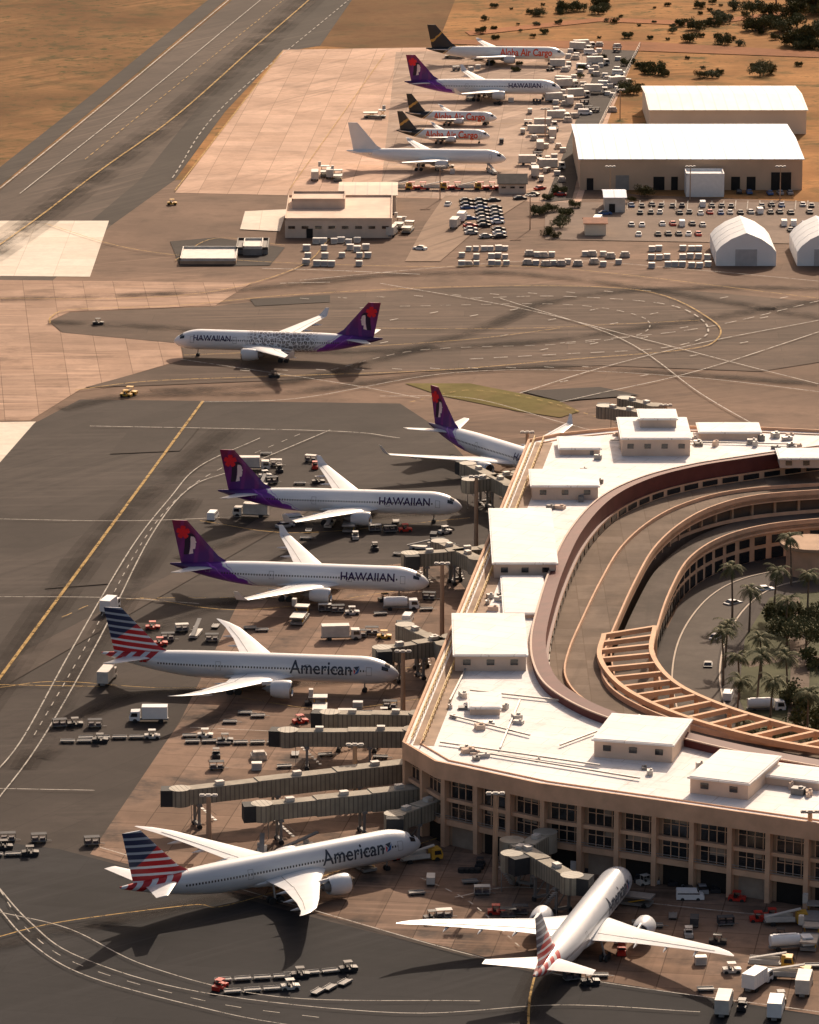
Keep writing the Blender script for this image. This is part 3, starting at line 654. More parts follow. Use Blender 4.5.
def pav(x0,x1,yb,h,dep,z0=RZ,wall=beige,win=True,rot=0,yb1=None):
    a=G(x0,yb,z0); b=G(x1,yb if yb1 is None else yb1,z0); d=(b-a); W=d.length; an=math.atan2(d.y,d.x)
    c=(a+b)/2; nrm=Vector((-d.y,d.x,0)).normalized(); c=c+nrm*dep/2
    mb=MB(); mb.box((0,0,h/2),(W,dep,h)); wl=make('pavilion_wall',mb,wall,T,loc=(c.x,c.y,z0+.01),rz=an)
    mb=MB(); mb.box((0,0,h+.2),(W+.9,dep+.9,.35),0); mb.box((0,0,h+.43),(W+.2,dep+.2,.12),0); make('pavilion_roof',mb,rmp,wl)
    if win:
        n=max(1,int(W/4))
        for i in range(n):
            mb=MB(); mb.box((-W/2+(i+.5)*W/n,-dep/2-.05,h*.6),(1.5,.2,1.1)); make('window',mb,glass,wl)
    return wl
pav(622,690,456,4.0,22); pav(640,676,446,6.4,10,win=False)
pav(532,598,500,3.0,16); pav(494,556,578,3.0,48); pav(455,526,671,3.0,31); pav(505,545,618,.7,30,win=False)
pav(594,672,757,3.2,17,yb1=763); pav(690,748,793,2.8,18,yb1=800); pav(470,500,715,1.2,10,win=False); pav(780,850,468,2.0,10)
pav(700,760,440,1.6,10,win=False); pav(560,600,455,1.3,12,win=False); pav(748,819,782,1.4,8,yb1=791,win=False)
random.seed(11)
for i in range(96):
    while 1:
        x,y=random.choice([(random.uniform(430,540),random.uniform(690,760)),(random.uniform(470,800),random.uniform(745,790)),(random.uniform(520,600),random.uniform(450,520)),(random.uniform(590,800),random.uniform(434,450)),(random.uniform(480,530),random.uniform(590,700)),(random.uniform(700,810),random.uniform(770,800))])
        if x>405+ (745-y)*.42+22 and y<745+(x-405)*.13+6: break
    p=G(x,y,RZ); mb=MB(); a,b,h=random.uniform(.6,2.6),random.uniform(.6,2.0),random.uniform(.4,1.3)
    mb.box((0,0,h/2+.02),(a,b,h)); mb.cyl((a*.2,0,h),(a*.2,0,h+.3),min(a,b)*.25,n=8); make('rooftop_unit',mb,random.choice([offwhite,grey,steel,beige]),T,loc=(p.x,p.y,RZ),rz=random.choice((0,.3,-.4)))
for a,b in(((440,742),(600,765)),((450,715),(530,735)),((470,690),(560,700)),((500,600),(540,602)),((610,440),(800,444)),((480,752),(640,778)),((540,480),(590,484)),((520,700),(500,748)),((560,745),(640,715)),((470,660),(450,700))):
    p=G(*a,RZ+.5);q_=G(*b,RZ+.5); mb=MB(); mb.beam(p,q_,.3,.3); make('rooftop_duct',mb,steel,T)
# pergola
PG=thing('pergola','tan concrete pergola of radiating beams over the court','pergola')
pgm=pm('pergola ochre',(.64,.39,.23),.8,.12,.3)
PA=catmull([G(x,y,13.8) for x,y in[(604,636),(600,660),(622,688),(668,712),(730,732),(800,747),(900,762)]],6)
PB=catmull([G(x,y,13.8) for x,y in[(655,628),(652,655),(672,682),(712,703),(770,722),(840,738),(920,750)]],6)
for C_ in(PA,PB):
    mb=MB()
    for a,b in zip(C_[:-1],C_[1:]): mb.beam(a,b,1.0,1.1)
    make('ring_beam',mb,pgm,PG)
for i in range(0,len(PA),2):
    mb=MB(); mb.beam(PA[i],PB[i],.9,.95); make('cross_beam',mb,pgm,PG)
    if i%4==0:
        mb=MB(); mb.cyl((PB[i].x,PB[i].y,0),(PB[i].x,PB[i].y,13.3),.5,n=10); make('column',mb,pgm,PG)
zc_=ZL[0]+.06
mb=MB(); mb.sheet([(p.x,p.y) for p in offset(C3,-.5)]+[G(700,740)[:2],G(1000,760)[:2]],zc_)
struct('courtyard',mb,gm('court asphalt',(.075,.062,.055),var=.3,patch=.05,streak=(80,)),fix=False)
def strip(name,px,w,mat,z):
    P=catmull([G(*p) for p in px],8); mb=MB(); A=offset(P,w/2);B=offset(P,-w/2)
    mb.ribbon(z3(A,z),z3(B,z)); return struct(name,mb,mat,fix=False)
rdpx=[(860,572),(780,580),(735,598),(705,635),(695,680),(705,730)]
strip('road',rdpx,9,gm('court road',(.12,.10,.085),var=.2),zc_+.02)
for k in(-5,5):
    P=catmull([G(*p) for p in rdpx],8); mb=MB(); mb.band(offset(P,k),.35,0,zc_+.16); struct('kerb',mb,pm('kerb concrete',(.45,.36,.28),.8,.1))
mb=MB(); mb.sheet([G(*p)[:2] for p in[(770,600),(860,590),(860,760),(760,745),(738,700),(745,640)]],zc_+.03)
struct('planting_bed',mb,gm('garden soil',(.085,.085,.042),var=.4,patch=.1),fix=False)
strip('path',[(745,668),(800,660),(860,668)],4,conc,zc_+.05); strip('path',[(790,600),(800,660),(795,750)],4,conc,zc_+.062)
RB=thing('rotunda','round tan concrete stair rotunda in the court','rotunda'); p=G(812,575)
mb=MB(); mb.cyl((p.x,p.y,0),(p.x,p.y,7),6,n=32); make('wall',mb,tan,RB,smooth=40)
mb=MB(); mb.cyl((p.x,p.y,7.05),(p.x,p.y,7.8),7.4,n=32); make('roof',mb,tand,RB,smooth=40)
# ---------------------------------------------------------------- JET BRIDGES
def corr():
    n=NT('corrugated bridge panel'); X,Y,Z=n.sep(n.obj()); w_=n.m('FRACT',n.m('MULTIPLY',X,1.1)); f=n.m('GREATER_THAN',w_,.75)
    col=n.mix(n.rng(n.noise(n.obj(),.4,4),.3,.7),(.22,.195,.15),(.33,.29,.22)); return n.out(n.mix(f,col,(.14,.12,.095)),.6)
jm=corr(); jr=pm('bridge roof grey',(.34,.30,.24),.8,.25,.3,0,.2); bel=pm('bellows black',(.03,.03,.032),.8,.2)
def bridge(a,b,za=5.0,zb=None,cols=(.5,),cab=True,w_=2.9,h=2.9,head=None,label='grey jet bridge reaching from terminal to parked airliner'):
    zb=za if zb is None else zb
    A=G(*a,za+1.4); A.z=za; B=G(*b,zb+1.4); B.z=zb
    d=Vector((B.x-A.x,B.y-A.y,0)); L=d.length; an=math.atan2(d.y,d.x)
    R_=thing('jet_bridge',label,'jet bridge','jet bridges at the gates',loc=(A.x,A.y,0),rz=an)
    for t in range(int(L/5)+1): q_=Vector((A.x,A.y,0))+d*(t*5/L); PLACED.append((q_.x,q_.y))
    n2=3 if L>30 else 2
    for i in range(n2):
        t0=i/n2*L;t1=(i+1)/n2*L+(.6 if i<n2-1 else 0); k=1+.12*(n2-1-i)
        mb=MB(); z0=za+(zb-za)*t0/L+1.45; z1=za+(zb-za)*t1/L+1.45
        mb.beam((t0,0,z0),(t1,0,z1),w_*k,h*k); tn=make('tunnel',mb,jm,R_)
        mb=MB(); mb.beam((t0,0,z0+h*k/2+.08),(t1,0,z1+h*k/2+.08),w_*k*.92,.14); make('tunnel_roof',mb,jr,tn)
        mb=MB(); m_=(t0+t1)/2; mb.box((m_,0,(z0+z1)/2+h*k/2+.5),(1.6,1.2,.7)); make('air_unit',mb,offwhite,tn)
    mb=MB(); mb.cyl((0,0,za-.3),(0,0,za+h+.5),2.3,n=18); mb.cyl((0,0,0),(0,0,za),.6,n=12); make('rotunda',mb,jr,R_,smooth=40)
    for c in cols:
        x=c*L; z=za+(zb-za)*c; mb=MB()
        mb.box((x,0,z-.25),(1.0,w_+.8,.4)); mb.box((x,-1.3,z/2),(.45,.45,z)); mb.box((x,1.3,z/2),(.45,.45,z)); mb.box((x,0,.9),(.6,3.4,.5)); mb.beam((x,-1.2,1.2),(x,1.2,z-.4),.2,.2)
        sp_=make('support_leg',mb,grey,R_)
        for s in(-1.5,1.5):
            mb=MB(); mb.cyl((x,s-.25,.5),(x,s+.25,.5),.5,n=12); make('wheel',mb,dark,sp_)
    if cab:
        ha=0 if head is None else D2R(head)-an
        mb=MB(); mb.cyl((L,0,zb-.1),(L,0,zb+h+.25),2.1,n=16); cb=make('cab',mb,jm,R_,smooth=40)
        mb=MB(); ux,uy=math.cos(ha),math.sin(ha); mb.beam((L+ux*1.2,uy*1.2,zb+1.5),(L+ux*3.6,uy*3.6,zb+1.5),3.2,3.2); make('bellows',mb,bel,cb)
        mb=MB(); x=L*.93
        for i in range(10): mb.box((x-i*.5,-w_/2-1.2,zb-.3-i*zb/10),(.55,1.0,.12))
        mb.beam((x,-w_/2-1.7,zb+.6),(x-5,-w_/2-1.7,.9),.07,.07); mb.box((x+.3,-w_/2-1.0,zb/2),(.12,.12,zb)); make('service_stair',mb,steel,R_)
    return R_
bridge((520,480),(470,486),cols=(.6,),head=100)
bridge((512,492),(468,470),cols=(.6,),head=120)
bridge((488,555),(410,560),cols=(.45,.8),head=-80)
bridge((478,566),(440,548),cols=(.6,),head=100)
bridge((452,645),(382,655),cols=(.45,.8),head=-80)
bridge((446,652),(405,632),cols=(.6,),head=95)
bridge((415,770),(180,797),cols=(.25,.6,.93),head=180)
bridge((428,795),(262,812),cols=(.4,.9),head=190)
bridge((414,738),(288,738),cols=(.35,.85),head=170)
bridge((420,722),(330,720),cols=(.5,.9),head=170)
bridge((440,806),(395,822),cols=(.6,),head=-90)
bridge((545,842),(512,862),cols=(.6,),head=-60)
bridge((512,850),(572,884),cols=(.5,.85),head=-20)
bridge((640,418),(604,412),cols=(.5,),head=90); bridge((655,412),(625,404),cols=(.5,),head=90)
# ---------------------------------------------------------------- VEHICLES
def wheels(R_,pos,r=.35,w_=.25):
    for x,y in pos:
        mb=MB(); mb.cyl((x,y-w_/2,r),(x,y+w_/2,r),r,n=12); make('wheel',mb,dark,R_)
def shape_side(mb,prof_,y0,y1,m=0,tp=None):
    n=len(prof_); zt=max(p[1] for p in prof_); zb=min(p[1] for p in prof_)
    def ins(z): return 0 if tp is None else tp*max(0,(z-zb)/(zt-zb))
    vs=[(x,y0+ins(z),z) for x,z in prof_]+[(x,y1-ins(z),z) for x,z in prof_]
    mb.add(vs,[(i,(i+1)%n,n+(i+1)%n,n+i) for i in range(n)]+[tuple(range(n))[::-1],tuple(range(n,2*n))],m); return mb
def car(paint,label,van=False,simple=False,group='parked cars'):
    if van:
        body=[(-2.5,.35),(2.5,.35),(2.55,.9),(2.3,1.25),(1.7,1.35),(1.2,2.05),(-2.4,2.1),(-2.5,1.9)]; gl=[(1.72,1.32),(1.28,1.95),(-2.2,1.95),(-2.3,1.35)]
    else:
        body=[(-2.2,.3),(2.2,.3),(2.25,.7),(2.0,.88),(1.1,.98),(-1.6,1.02),(-2.2,.95)]; gl=[(1.15,.97),(.45,1.42),(-1.1,1.45),(-1.8,1.0)]
    if simple:
        mb=MB(); shape_side(mb,body,-.9,.9,0)
        shape_side(mb,gl,-.82 if not van else -.92,.82 if not van else .92,1,.1 if not van else None)
        if not van: shape_side(mb,[(.42,1.43),(.40,1.49),(-1.05,1.52),(-1.1,1.46)],-.66,.66,0)
        for x in(-1.35,1.35):
            for y in(-.85,.85): mb.cyl((x,y-.1,.33),(x,y+.1,.33),.33,n=8,m=2)
        o=make('parked_car',mb,[paint,glass,dark]); tag(o,label,'car',group); return Kind(o)
    R_=thing('van' if van else 'parked_car',label,'van' if van else 'car',group)
    mb=MB(); shape_side(mb,body,-.95,.95,0,.04); make('body',mb,paint,R_)
    mb=MB(); shape_side(mb,gl,-.93 if van else -.85,.93 if van else .85,0,.1 if not van else .02); make('windows',mb,glass,R_)
    if not van: mb=MB(); shape_side(mb,[(.42,1.43),(.40,1.50),(-1.05,1.53),(-1.1,1.46)],-.7,.7,0); make('roof',mb,paint,R_)
    wheels(R_,[(-1.4,-.85),(-1.4,.85),(1.4,-.85),(1.4,.85)]); 
    mb=MB(); mb.box((2.24,.6,.75),(.08,.35,.18)); make('headlight',mb,white,R_); mb=MB(); mb.box((2.24,-.6,.75),(.08,.35,.18)); make('headlight',mb,white,R_)
    return Kind(R_)
def truck(paint,label,box=True,tank=False,Lb=5.2):
    R_=thing('box_truck' if box else 'fuel_truck' if tank else 'flatbed_truck',label,'truck','airport trucks')
    mb=MB(); mb.box((0,0,.75),(Lb+2.4,.9,.35)); make('chassis',mb,grey,R_)
    mb=MB(); x0=Lb/2-.6; shape_side(mb,[(x0,.55),(x0+2.1,.55),(x0+2.2,1.3),(x0+1.85,2.45),(x0,2.5)],-1.1,1.1); make('cab',mb,paint,R_)
    mb=MB(); mb.add([(x0+2.22,-.95,1.4),(x0+2.22,.95,1.4),(x0+1.92,.9,2.3),(x0+1.92,-.9,2.3)],[(0,1,2,3)]); mb.add([(x0+.5,-1.13,1.4),(x0+1.9,-1.13,1.4),(x0+1.7,-1.13,2.2),(x0+.5,-1.13,2.2)],[(0,1,2,3)]); mb.add([(x0+.5,1.13,1.4),(x0+1.9,1.13,1.4),(x0+1.7,1.13,2.2),(x0+.5,1.13,2.2)],[(0,1,2,3)]); make('windscreen',mb,glass,R_)
    if box:
        mb=MB(); mb.box((-1.0,0,2.25),(Lb,2.4,2.5)); 
        for s in(-1,1):
            for i in range(6): mb.box((-1.0-Lb/2+.3+i*(Lb-.6)/5,s*1.22,2.25),(.07,.05,2.4))
        make('cargo_box',mb,offwhite if paint is not white else white,R_)
    elif tank:
        mb=MB(); mb.cyl((-1.0-Lb/2,0,1.95),(-1.0+Lb/2,0,1.95),1.05,n=18); mb.box((-1,0,3.0),(Lb*.8,.6,.12)); make('tank',mb,white,R_,smooth=40)
    else:
        mb=MB(); mb.box((-1,0,1.1),(Lb,2.3,.25)); mb.box((-1,1.1,1.5),(Lb,.08,.6)); mb.box((-1,-1.1,1.5),(Lb,.08,.6)); mb.beam((-1-Lb/2,.0,1.6),(x0+.8,.0,3.0),.8,.2); make('bed',mb,offwhite,R_)
    wheels(R_,[(-2.3,-1),(-2.3,1),(x0+1,-1),(x0+1,1)],.48,.35)
    return Kind(R_)
def tug(paint,label):
    R_=thing('tow_tractor',label,'tow tractor','ramp tractors')
    mb=MB(); shape_side(mb,[(-1.5,.3),(1.6,.3),(1.65,.95),(.5,1.05),(.4,.75),(-.5,.75),(-.6,1.05),(-1.5,1.0)],-.75,.75); make('body',mb,paint,R_)
    mb=MB(); mb.box((0,0,1.95),(1.5,1.3,.08))
    for x in(-.65,.65):
        for y in(-.6,.6): mb.box((x,y,1.35),(.07,.07,1.2))
    make('canopy',mb,paint,R_)
    mb=MB(); mb.box((-.2,0,.95),(.5,1.1,.3)); mb.box((-.45,0,1.2),(.12,1.1,.5)); make('seat',mb,dark,R_)
    wheels(R_,[(-1,-.7),(-1,.7),(1.05,-.7),(1.05,.7)],.36); return Kind(R_)
def cart(label,cover,paint):
    R_=thing('baggage_cart',label,'baggage cart','baggage carts')
    mb=MB(); mb.box((0,0,.55),(2.9,1.5,.16)); mb.beam((1.4,0,.5),(2.4,0,.4),.1,.1); make('deck',mb,grey,R_)
    if cover:
        mb=MB(); mb.box((0,0,1.85),(2.9,1.55,.08)); mb.box((-1.42,0,1.2),(.05,1.5,1.25)); mb.box((1.42,0,1.2),(.05,1.5,1.25)); mb.box((0,0,1.2),(.05,1.4,1.25)); make('canopy',mb,paint,R_)
        mb=MB(); mb.box((-.7,0,.9),(1.1,1.1,.5)); mb.box((.7,.1,.85),(1.0,.9,.42)); make('luggage',mb,pm('luggage mix',(.10,.08,.09),.7,.5,2),R_)
    else:
        mb=MB(); mb.box((0,.7,.72),(2.8,.05,.15)); mb.box((0,-.7,.72),(2.8,.05,.15)); make('side_rail',mb,paint,R_)
    wheels(R_,[(-1,-.6),(-1,.6),(1,-.6),(1,.6)],.25,.15); return Kind(R_)
def loader():
    R_=thing('belt_loader','cream belt loader standing beside an airliner','belt loader','belt loaders')
    mb=MB(); shape_side(mb,[(-3,.35),(3,.35),(3,.9),(-3,.9)],-.9,.9); mb.box((1.6,.6,1.3),(.9,.6,.8)); make('body',mb,offwhite,R_)
    mb=MB(); mb.beam((-3.6,0,1.0),(3.8,0,2.9),.9,.25); make('conveyor',mb,grey,R_); wheels(R_,[(-2,-.8),(-2,.8),(2,-.8),(2,.8)],.35); return Kind(R_)
def cloader():
    R_=thing('container_loader','grey container loader with raised platform beside airliner','cargo loader','cargo loaders')
    mb=MB(); mb.box((0,0,.7),(8,2.8,.5)); make('chassis',mb,grey,R_)
    mb=MB(); mb.box((2.6,0,3.0),(2.6,3.0,.3)); mb.box((-1.6,0,2.0),(5.4,3.0,.3)); make('platform',mb,steel,R_)
    mb=MB(); mb.beam((-3.5,-1.2,.9),(0,-1.2,1.9),.2,.2); mb.beam((-3.5,1.2,1.9),(0,1.2,.9),.2,.2); mb.beam((1.6,-1.2,.9),(3.6,-1.2,2.8),.2,.2); mb.beam((1.6,1.2,2.8),(3.6,1.2,.9),.2,.2); make('scissor_lift',mb,yellow,R_)
    mb=MB(); mb.box((3.3,1.9,3.6),(1.2,.9,1.6)); make('operator_cab',mb,offwhite,R_); wheels(R_,[(-3,-1.2),(-3,1.2),(3,-1.2),(3,1.2)],.5,.4); return Kind(R_)
vanW=car(white,'white van parked on the apron',True,group='vans on the apron'); carW=car(white,'white car parked beside the terminal'); carB=car(blackp,'black car parked beside the terminal'); carS=car(silver,'silver car parked beside the terminal')
trW=truck(white,'white box truck parked on the apron'); trF=truck(white,'white fuel truck with round tank',False,True); trR=truck(yellow,'yellow flatbed truck with loading ramp',False); trO=truck(offwhite,'cream box truck near the parked airliners',Lb=6.0)
tgR=tug(red,'red tow tractor on the apron'); tgW=tug(offwhite,'cream tow tractor with canopy'); tgK=tug(blackp,'dark tow tractor with canopy'); tgY=tug(yellow,'yellow tow tractor with canopy')
ctD=cart('dark covered baggage cart with luggage',True,pm('dark canvas',(.05,.05,.055),.8,.2)); ctF=cart('empty flat container dolly',False,steel); ctW=cart('light covered baggage cart',True,offwhite)
BL=loader(); CL=cloader()
mb=MB(); shape_side(mb,[(-.75,0),(.75,0),(1.05,.45),(1.05,1.6),(-1.0,1.6),(-1.0,0.02)],-.78,.78); mb.box((0,-.8,.85),(1.6,.03,.9),1)
o=make('air_cargo_container',mb,[pm('container alu',(.60,.57,.53),.45,.2,.4,.1),pm('container door',(.42,.42,.42),.5,.1)]); tag(o,'silver air cargo container on the ground','container','stored air cargo containers'); UL=Kind(o)
mb=MB(); mb.box((0,0,.75),(3.1,2.3,.9)); mb.box((0,0,1.5),(2.8,2.0,.6),0,0,.8,.8); mb.box((0,0,.15),(3.2,2.4,.2),1)
o=make('cargo_pallet_load',mb,[pm('wrapped cargo',(.50,.43,.36),.6,.45,.8),grey]); tag(o,'wrapped cargo load on flat pallet','cargo load','cargo pallets'); PLT=Kind(o)
def train(tg,ct,x,y,n,rot,gap=3.4):
    p=G(x,y); d=Vector((math.cos(D2R(rot)),math.sin(D2R(rot)),0)); tg.put(p.x,p.y,rot,world=True)
    for i in range(n):
        q_=p-d*(3.1+gap*i); ct.put(q_.x,q_.y,rot+random.uniform(-3,3),world=True)
train(tgK,ctD,75,727,1,10); ctD.put(95,728,5); trW.put(150,722,180); train(tgW,ctF,152,739,4,3); train(tgK,ctF,100,743,2,2)
vanW.put(213,519,80,label='white van driving on dark apron'); trW.put(110,612,75); trO.put(107,683,80)
ctD.put(8,842,5);ctD.put(39,843,8);ctD.put(92,846,10); tgK.put(4,850,10); train(tgK,ctF,30,856,2,5)
carS.put(285,528,30); trO.put(252,517,170); vanW.put(295,522,20)
for x,y,k,r in[(265,478,tgW,20),(272,484,ctD,20),(262,489,BL,80),(300,485,ctF,0),(318,484,tgK,10),(252,470,trO,0),(350,530,CL,85),(375,532,ctW,10),(390,533,ctD,10),(405,532,tgR,10),(330,526,BL,80),(445,534,tgW,30),
 (212,642,ctD,0),(196,636,BL,80),(182,632,ctW,10),(168,641,ctD,5),(160,646,tgR,5),(300,622,CL,80),(325,612,ctW,5),(338,613,ctD,5),(352,615,tgW,5),(385,602,tgK,20),(400,610,trF,5),(250,630,ctF,5),(262,632,ctF,5),(340,640,trO,5),(360,638,ctD,0),(372,635,ctD,0),(384,639,tgY,0),(408,622,vanW,80),
 (320,714,CL,90),(345,718,ctW,0),(358,720,ctD,0),(371,720,ctD,0),(384,717,tgW,0),(300,724,tgR,20),(245,715,ctF,0),(258,718,ctF,5),(230,724,ctF,0),(402,733,BL,30),(312,706,tgK,0),
 (360,868,CL,120),(300,850,BL,30),(480,868,tgK,80),(440,822,vanW,20),(600,905,ctD,60),(640,925,ctF,0),(655,928,ctF,0),(590,985,tgK,10),(600,978,ctF,0),(572,981,ctD,20),(560,940,BL,70),(520,915,ctD,0),(508,918,ctD,0),(496,915,tgR,0),(645,885,tgW,30),(630,905,CL,160),
 (432,921,tgK,15),(444,919,ctW,10),(470,884,ctF,10),(690,900,vanW,0)]: k.put(x,y,r)
train(tgW,ctF,205,738,1,0); train(tgY,ctF,290,744,4,3); train(tgK,ctF,225,743,2,4)
tgR.put(398,860,25); tgR.put(410,857,25); trR.put(420,862,20,label='red and yellow tow truck at airliner nose')
tgR.put(758,922,5); tgR.put(772,919,0); trR.put(785,925,5)
train(tgK,ctF,348,972,3,15); train(tgK,ctF,300,978,4,10); train(tgW,ctF,290,990,3,12); tgR.put(220,990,60); ctF.put(345,985,60);ctF.put(330,990,60);ctF.put(318,994,60)
trO.put(724,1012,80,label='white box truck parked with rear to terminal'); trW.put(776,1016,80); trR.put(770,968,-10); trR.put(788,980,-10); trO.put(804,992,80); trW.put(757,988,60); trF.put(790,950,10); CL.put(810,946,80); CL.put(814,924,80); tgK.put(742,1010,80)
for i,(x,y) in enumerate([(688,893),(702,892),(716,891),(735,890),(755,887),(640,881),(655,882),(672,884),(575,868),(590,870),(770,888),(790,893),(540,862)]): (carB,carS,carB,vanW,carB)[i%5].put(x,y,90+random.uniform(-8,8))
vanW.put(808,903,10); trF.put(765,712,5,label='white tanker truck standing in the court')
vanW.put(728,700,80); carW.put(716,640,70); carB.put(708,668,85); carS.put(733,606,40); carW.put(765,592,15)
random.seed(21)
pool=[ctD,ctD,ctD,ctF,ctF,ctF,ctW,tgW,tgK,tgK,tgR,BL,ctF,ctF,UL,PLT]
for (x0,x1,y0,y1,n) in((360,450,538,556,5),(380,430,600,645,7),(330,400,704,730,5),(215,400,750,775,9),(440,490,830,850,4),(660,815,900,945,9),(250,330,455,490,5),(150,230,625,648,3),(700,815,960,1010,6),(400,500,880,900,4),(190,300,845,862,3),(560,640,900,980,3),(300,400,520,540,4)):
    for _ in range(n):
        for t in range(12):
            x,y=random.uniform(x0,x1),random.uniform(y0,y1)
            if free(x,y,5.5): random.choice(pool).put(x,y,random.choice((0,5,85,90,-10))+random.uniform(-8,8)); break
for i in range(4):
    p=G(462+i*5,873); mb=MB(); mb.cyl((0,0,0),(0,0,.9),.8,n=14); mb.cyl((0,0,.9),(0,0,.95),.5,n=14); o=make('hose_reel',mb,dark,loc=(p.x,p.y,0)); tag(o,'dark round hose reel on concrete','reel','hose reels')
sp_=[car(m_,l_,simple=True) for m_,l_ in((white,'white car parked in open car park'),(blackp,'black car parked in open car park'),(silver,'silver car parked in open car park'),(red,'red car parked in open car park'),(bluep,'blue car parked in open car park'))]
sv=car(white,'white van parked in open car park',True,True)
random.seed(5)
def pick(): return random.choice([sp_[0],sp_[1],sp_[1],sp_[1],sp_[2],sp_[1],sp_[2],sp_[3],sp_[4],sp_[0]]) if random.random()<.93 else sv
for y,a,b in((207,632,819),(214,640,819),(226,632,712),(226,784,819),(236,628,705),(232,780,796),(194,730,800)):
    x=a
    while x<b:
        if random.random()<.74: pick().put(x+random.uniform(-.8,.8),y+random.uniform(-.8,.8),90+random.uniform(-6,6))
        x+=10
for j in range(3):
    for i in range(11):
        if random.random()<.85: pick().put(472+j*14+i*.6-i*1.2,238-i*3.6,15)
for x,y in((520,200),(533,196),(540,190),(560,196),(605,215),(420,250)): pick().put(x,y,random.uniform(0,180))
for y in(243,250.5,258,265.5):
    for i in range(8):
        if random.random()<.84: UL.put(307+i*8.6+random.uniform(-1.5,1.5),y+random.uniform(-1,1),random.uniform(-9,9),scale=random.uniform(.95,1.15))
for y in(250,258,266):
    for i in range(7):
        if random.random()<.7: random.choice([UL,UL,PLT]).put(461+i*7.5+random.uniform(-1,1),y+random.uniform(-1,1),random.uniform(-9,9),scale=random.uniform(.85,1.05))
for y in(257,265):
    for i in range(13): 
        if random.random()<.8: (UL if i%2 else PLT).put(528+i*8.2+random.uniform(-1.5,1.5),y+random.uniform(-1.5,1.5),random.uniform(-8,8),scale=.95)
for y in(251,259,267):
    for i in range(8):
        if random.random()<.85: UL.put(651+i*8+random.uniform(-1,1),y+random.uniform(-.8,.8),random.uniform(-6,6),scale=1.0)
for i in range(110):
    x=random.uniform(545,622); y=random.uniform(46,118)
    if x>552+(112-y)*.30 and x<644-(y-46)*.45 and free(x,y,4): random.choice([UL,UL,PLT,PLT,PLT,ctD,trO,vanW]).put(x,y,random.uniform(-20,20),scale=1.05)
for i in range(34):
    x,y=random.uniform(520,568),random.uniform(112,188)
    if free(x,y,4): random.choice([UL,PLT,PLT,ctD,ctW,trO]).put(x,y,random.choice((0,90)),scale=1.05)
for i in range(26):
    x,y=random.uniform(430,560),random.choice((58,70,97,104,126,143,166,172))+random.uniform(-2,2)
    if free(x,y,4): random.choice([ctD,ctW,BL,UL,PLT,tgW,tgK]).put(x,y,random.uniform(0,180))
for x,y in((545,128),(558,120),(540,150),(570,105),(530,165),(315,180),(330,178),(560,68)): trO.put(x,y,random.choice((0,90)))
for x,y in((325,176),(338,180),(470,100),(455,58),(375,118)): CL.put(x,y,random.choice((0,90)))
for i in range(9): trR.put(400+i*11.5,190,0) if i%3==0 else tgR.put(400+i*11.5,190,0,scale=1.4)
for x,y,k in((462,222,trW),(455,228,trO),(448,206,carW),(400,228,CL),(408,232,CL),(392,236,trO),(600,232,trO),(598,226,trW)): k.put(x,y,80)
tgY.put(130,395,-15,scale=1.2); tgY.put(126,397,-15); tgK.put(274,378,0); tgK.put(98,325,0); tgY.put(172,205,0)
# ---------------------------------------------------------------- light masts
def mast(x,y,h,label='tall tan floodlight mast beside the terminal',r=.55):
    R_=thing('light_mast',label,'light mast','apron light masts',loc=G(x,y))
    mb=MB(); mb.cyl((0,0,0),(0,0,h),r,r*.75,n=12); make('pole',mb,tand,R_,smooth=40)
    mb=MB(); mb.box((0,0,h+.1),(3.4,1.0,.35)); hd=make('lamp_bracket',mb,grey,R_)
    for i in(-1.2,0,1.2):
        mb=MB(); mb.box((i,-.55,h+.35),(.8,.5,.5)); make('floodlight',mb,offwhite,hd)
for x,y,h in((495,886,17.5),(442,640,17),(403,718,14),(476,548,17),(808,908,18),(355,800,11),(209,842,9),(527,480,12),(665,440,9)): mast(x,y,h)
for x,y in((530,230),(610,200),(690,200),(545,140),(620,120),(440,200),(780,200)): mast(x,y,11,'slim light pole by the cargo area',.2)
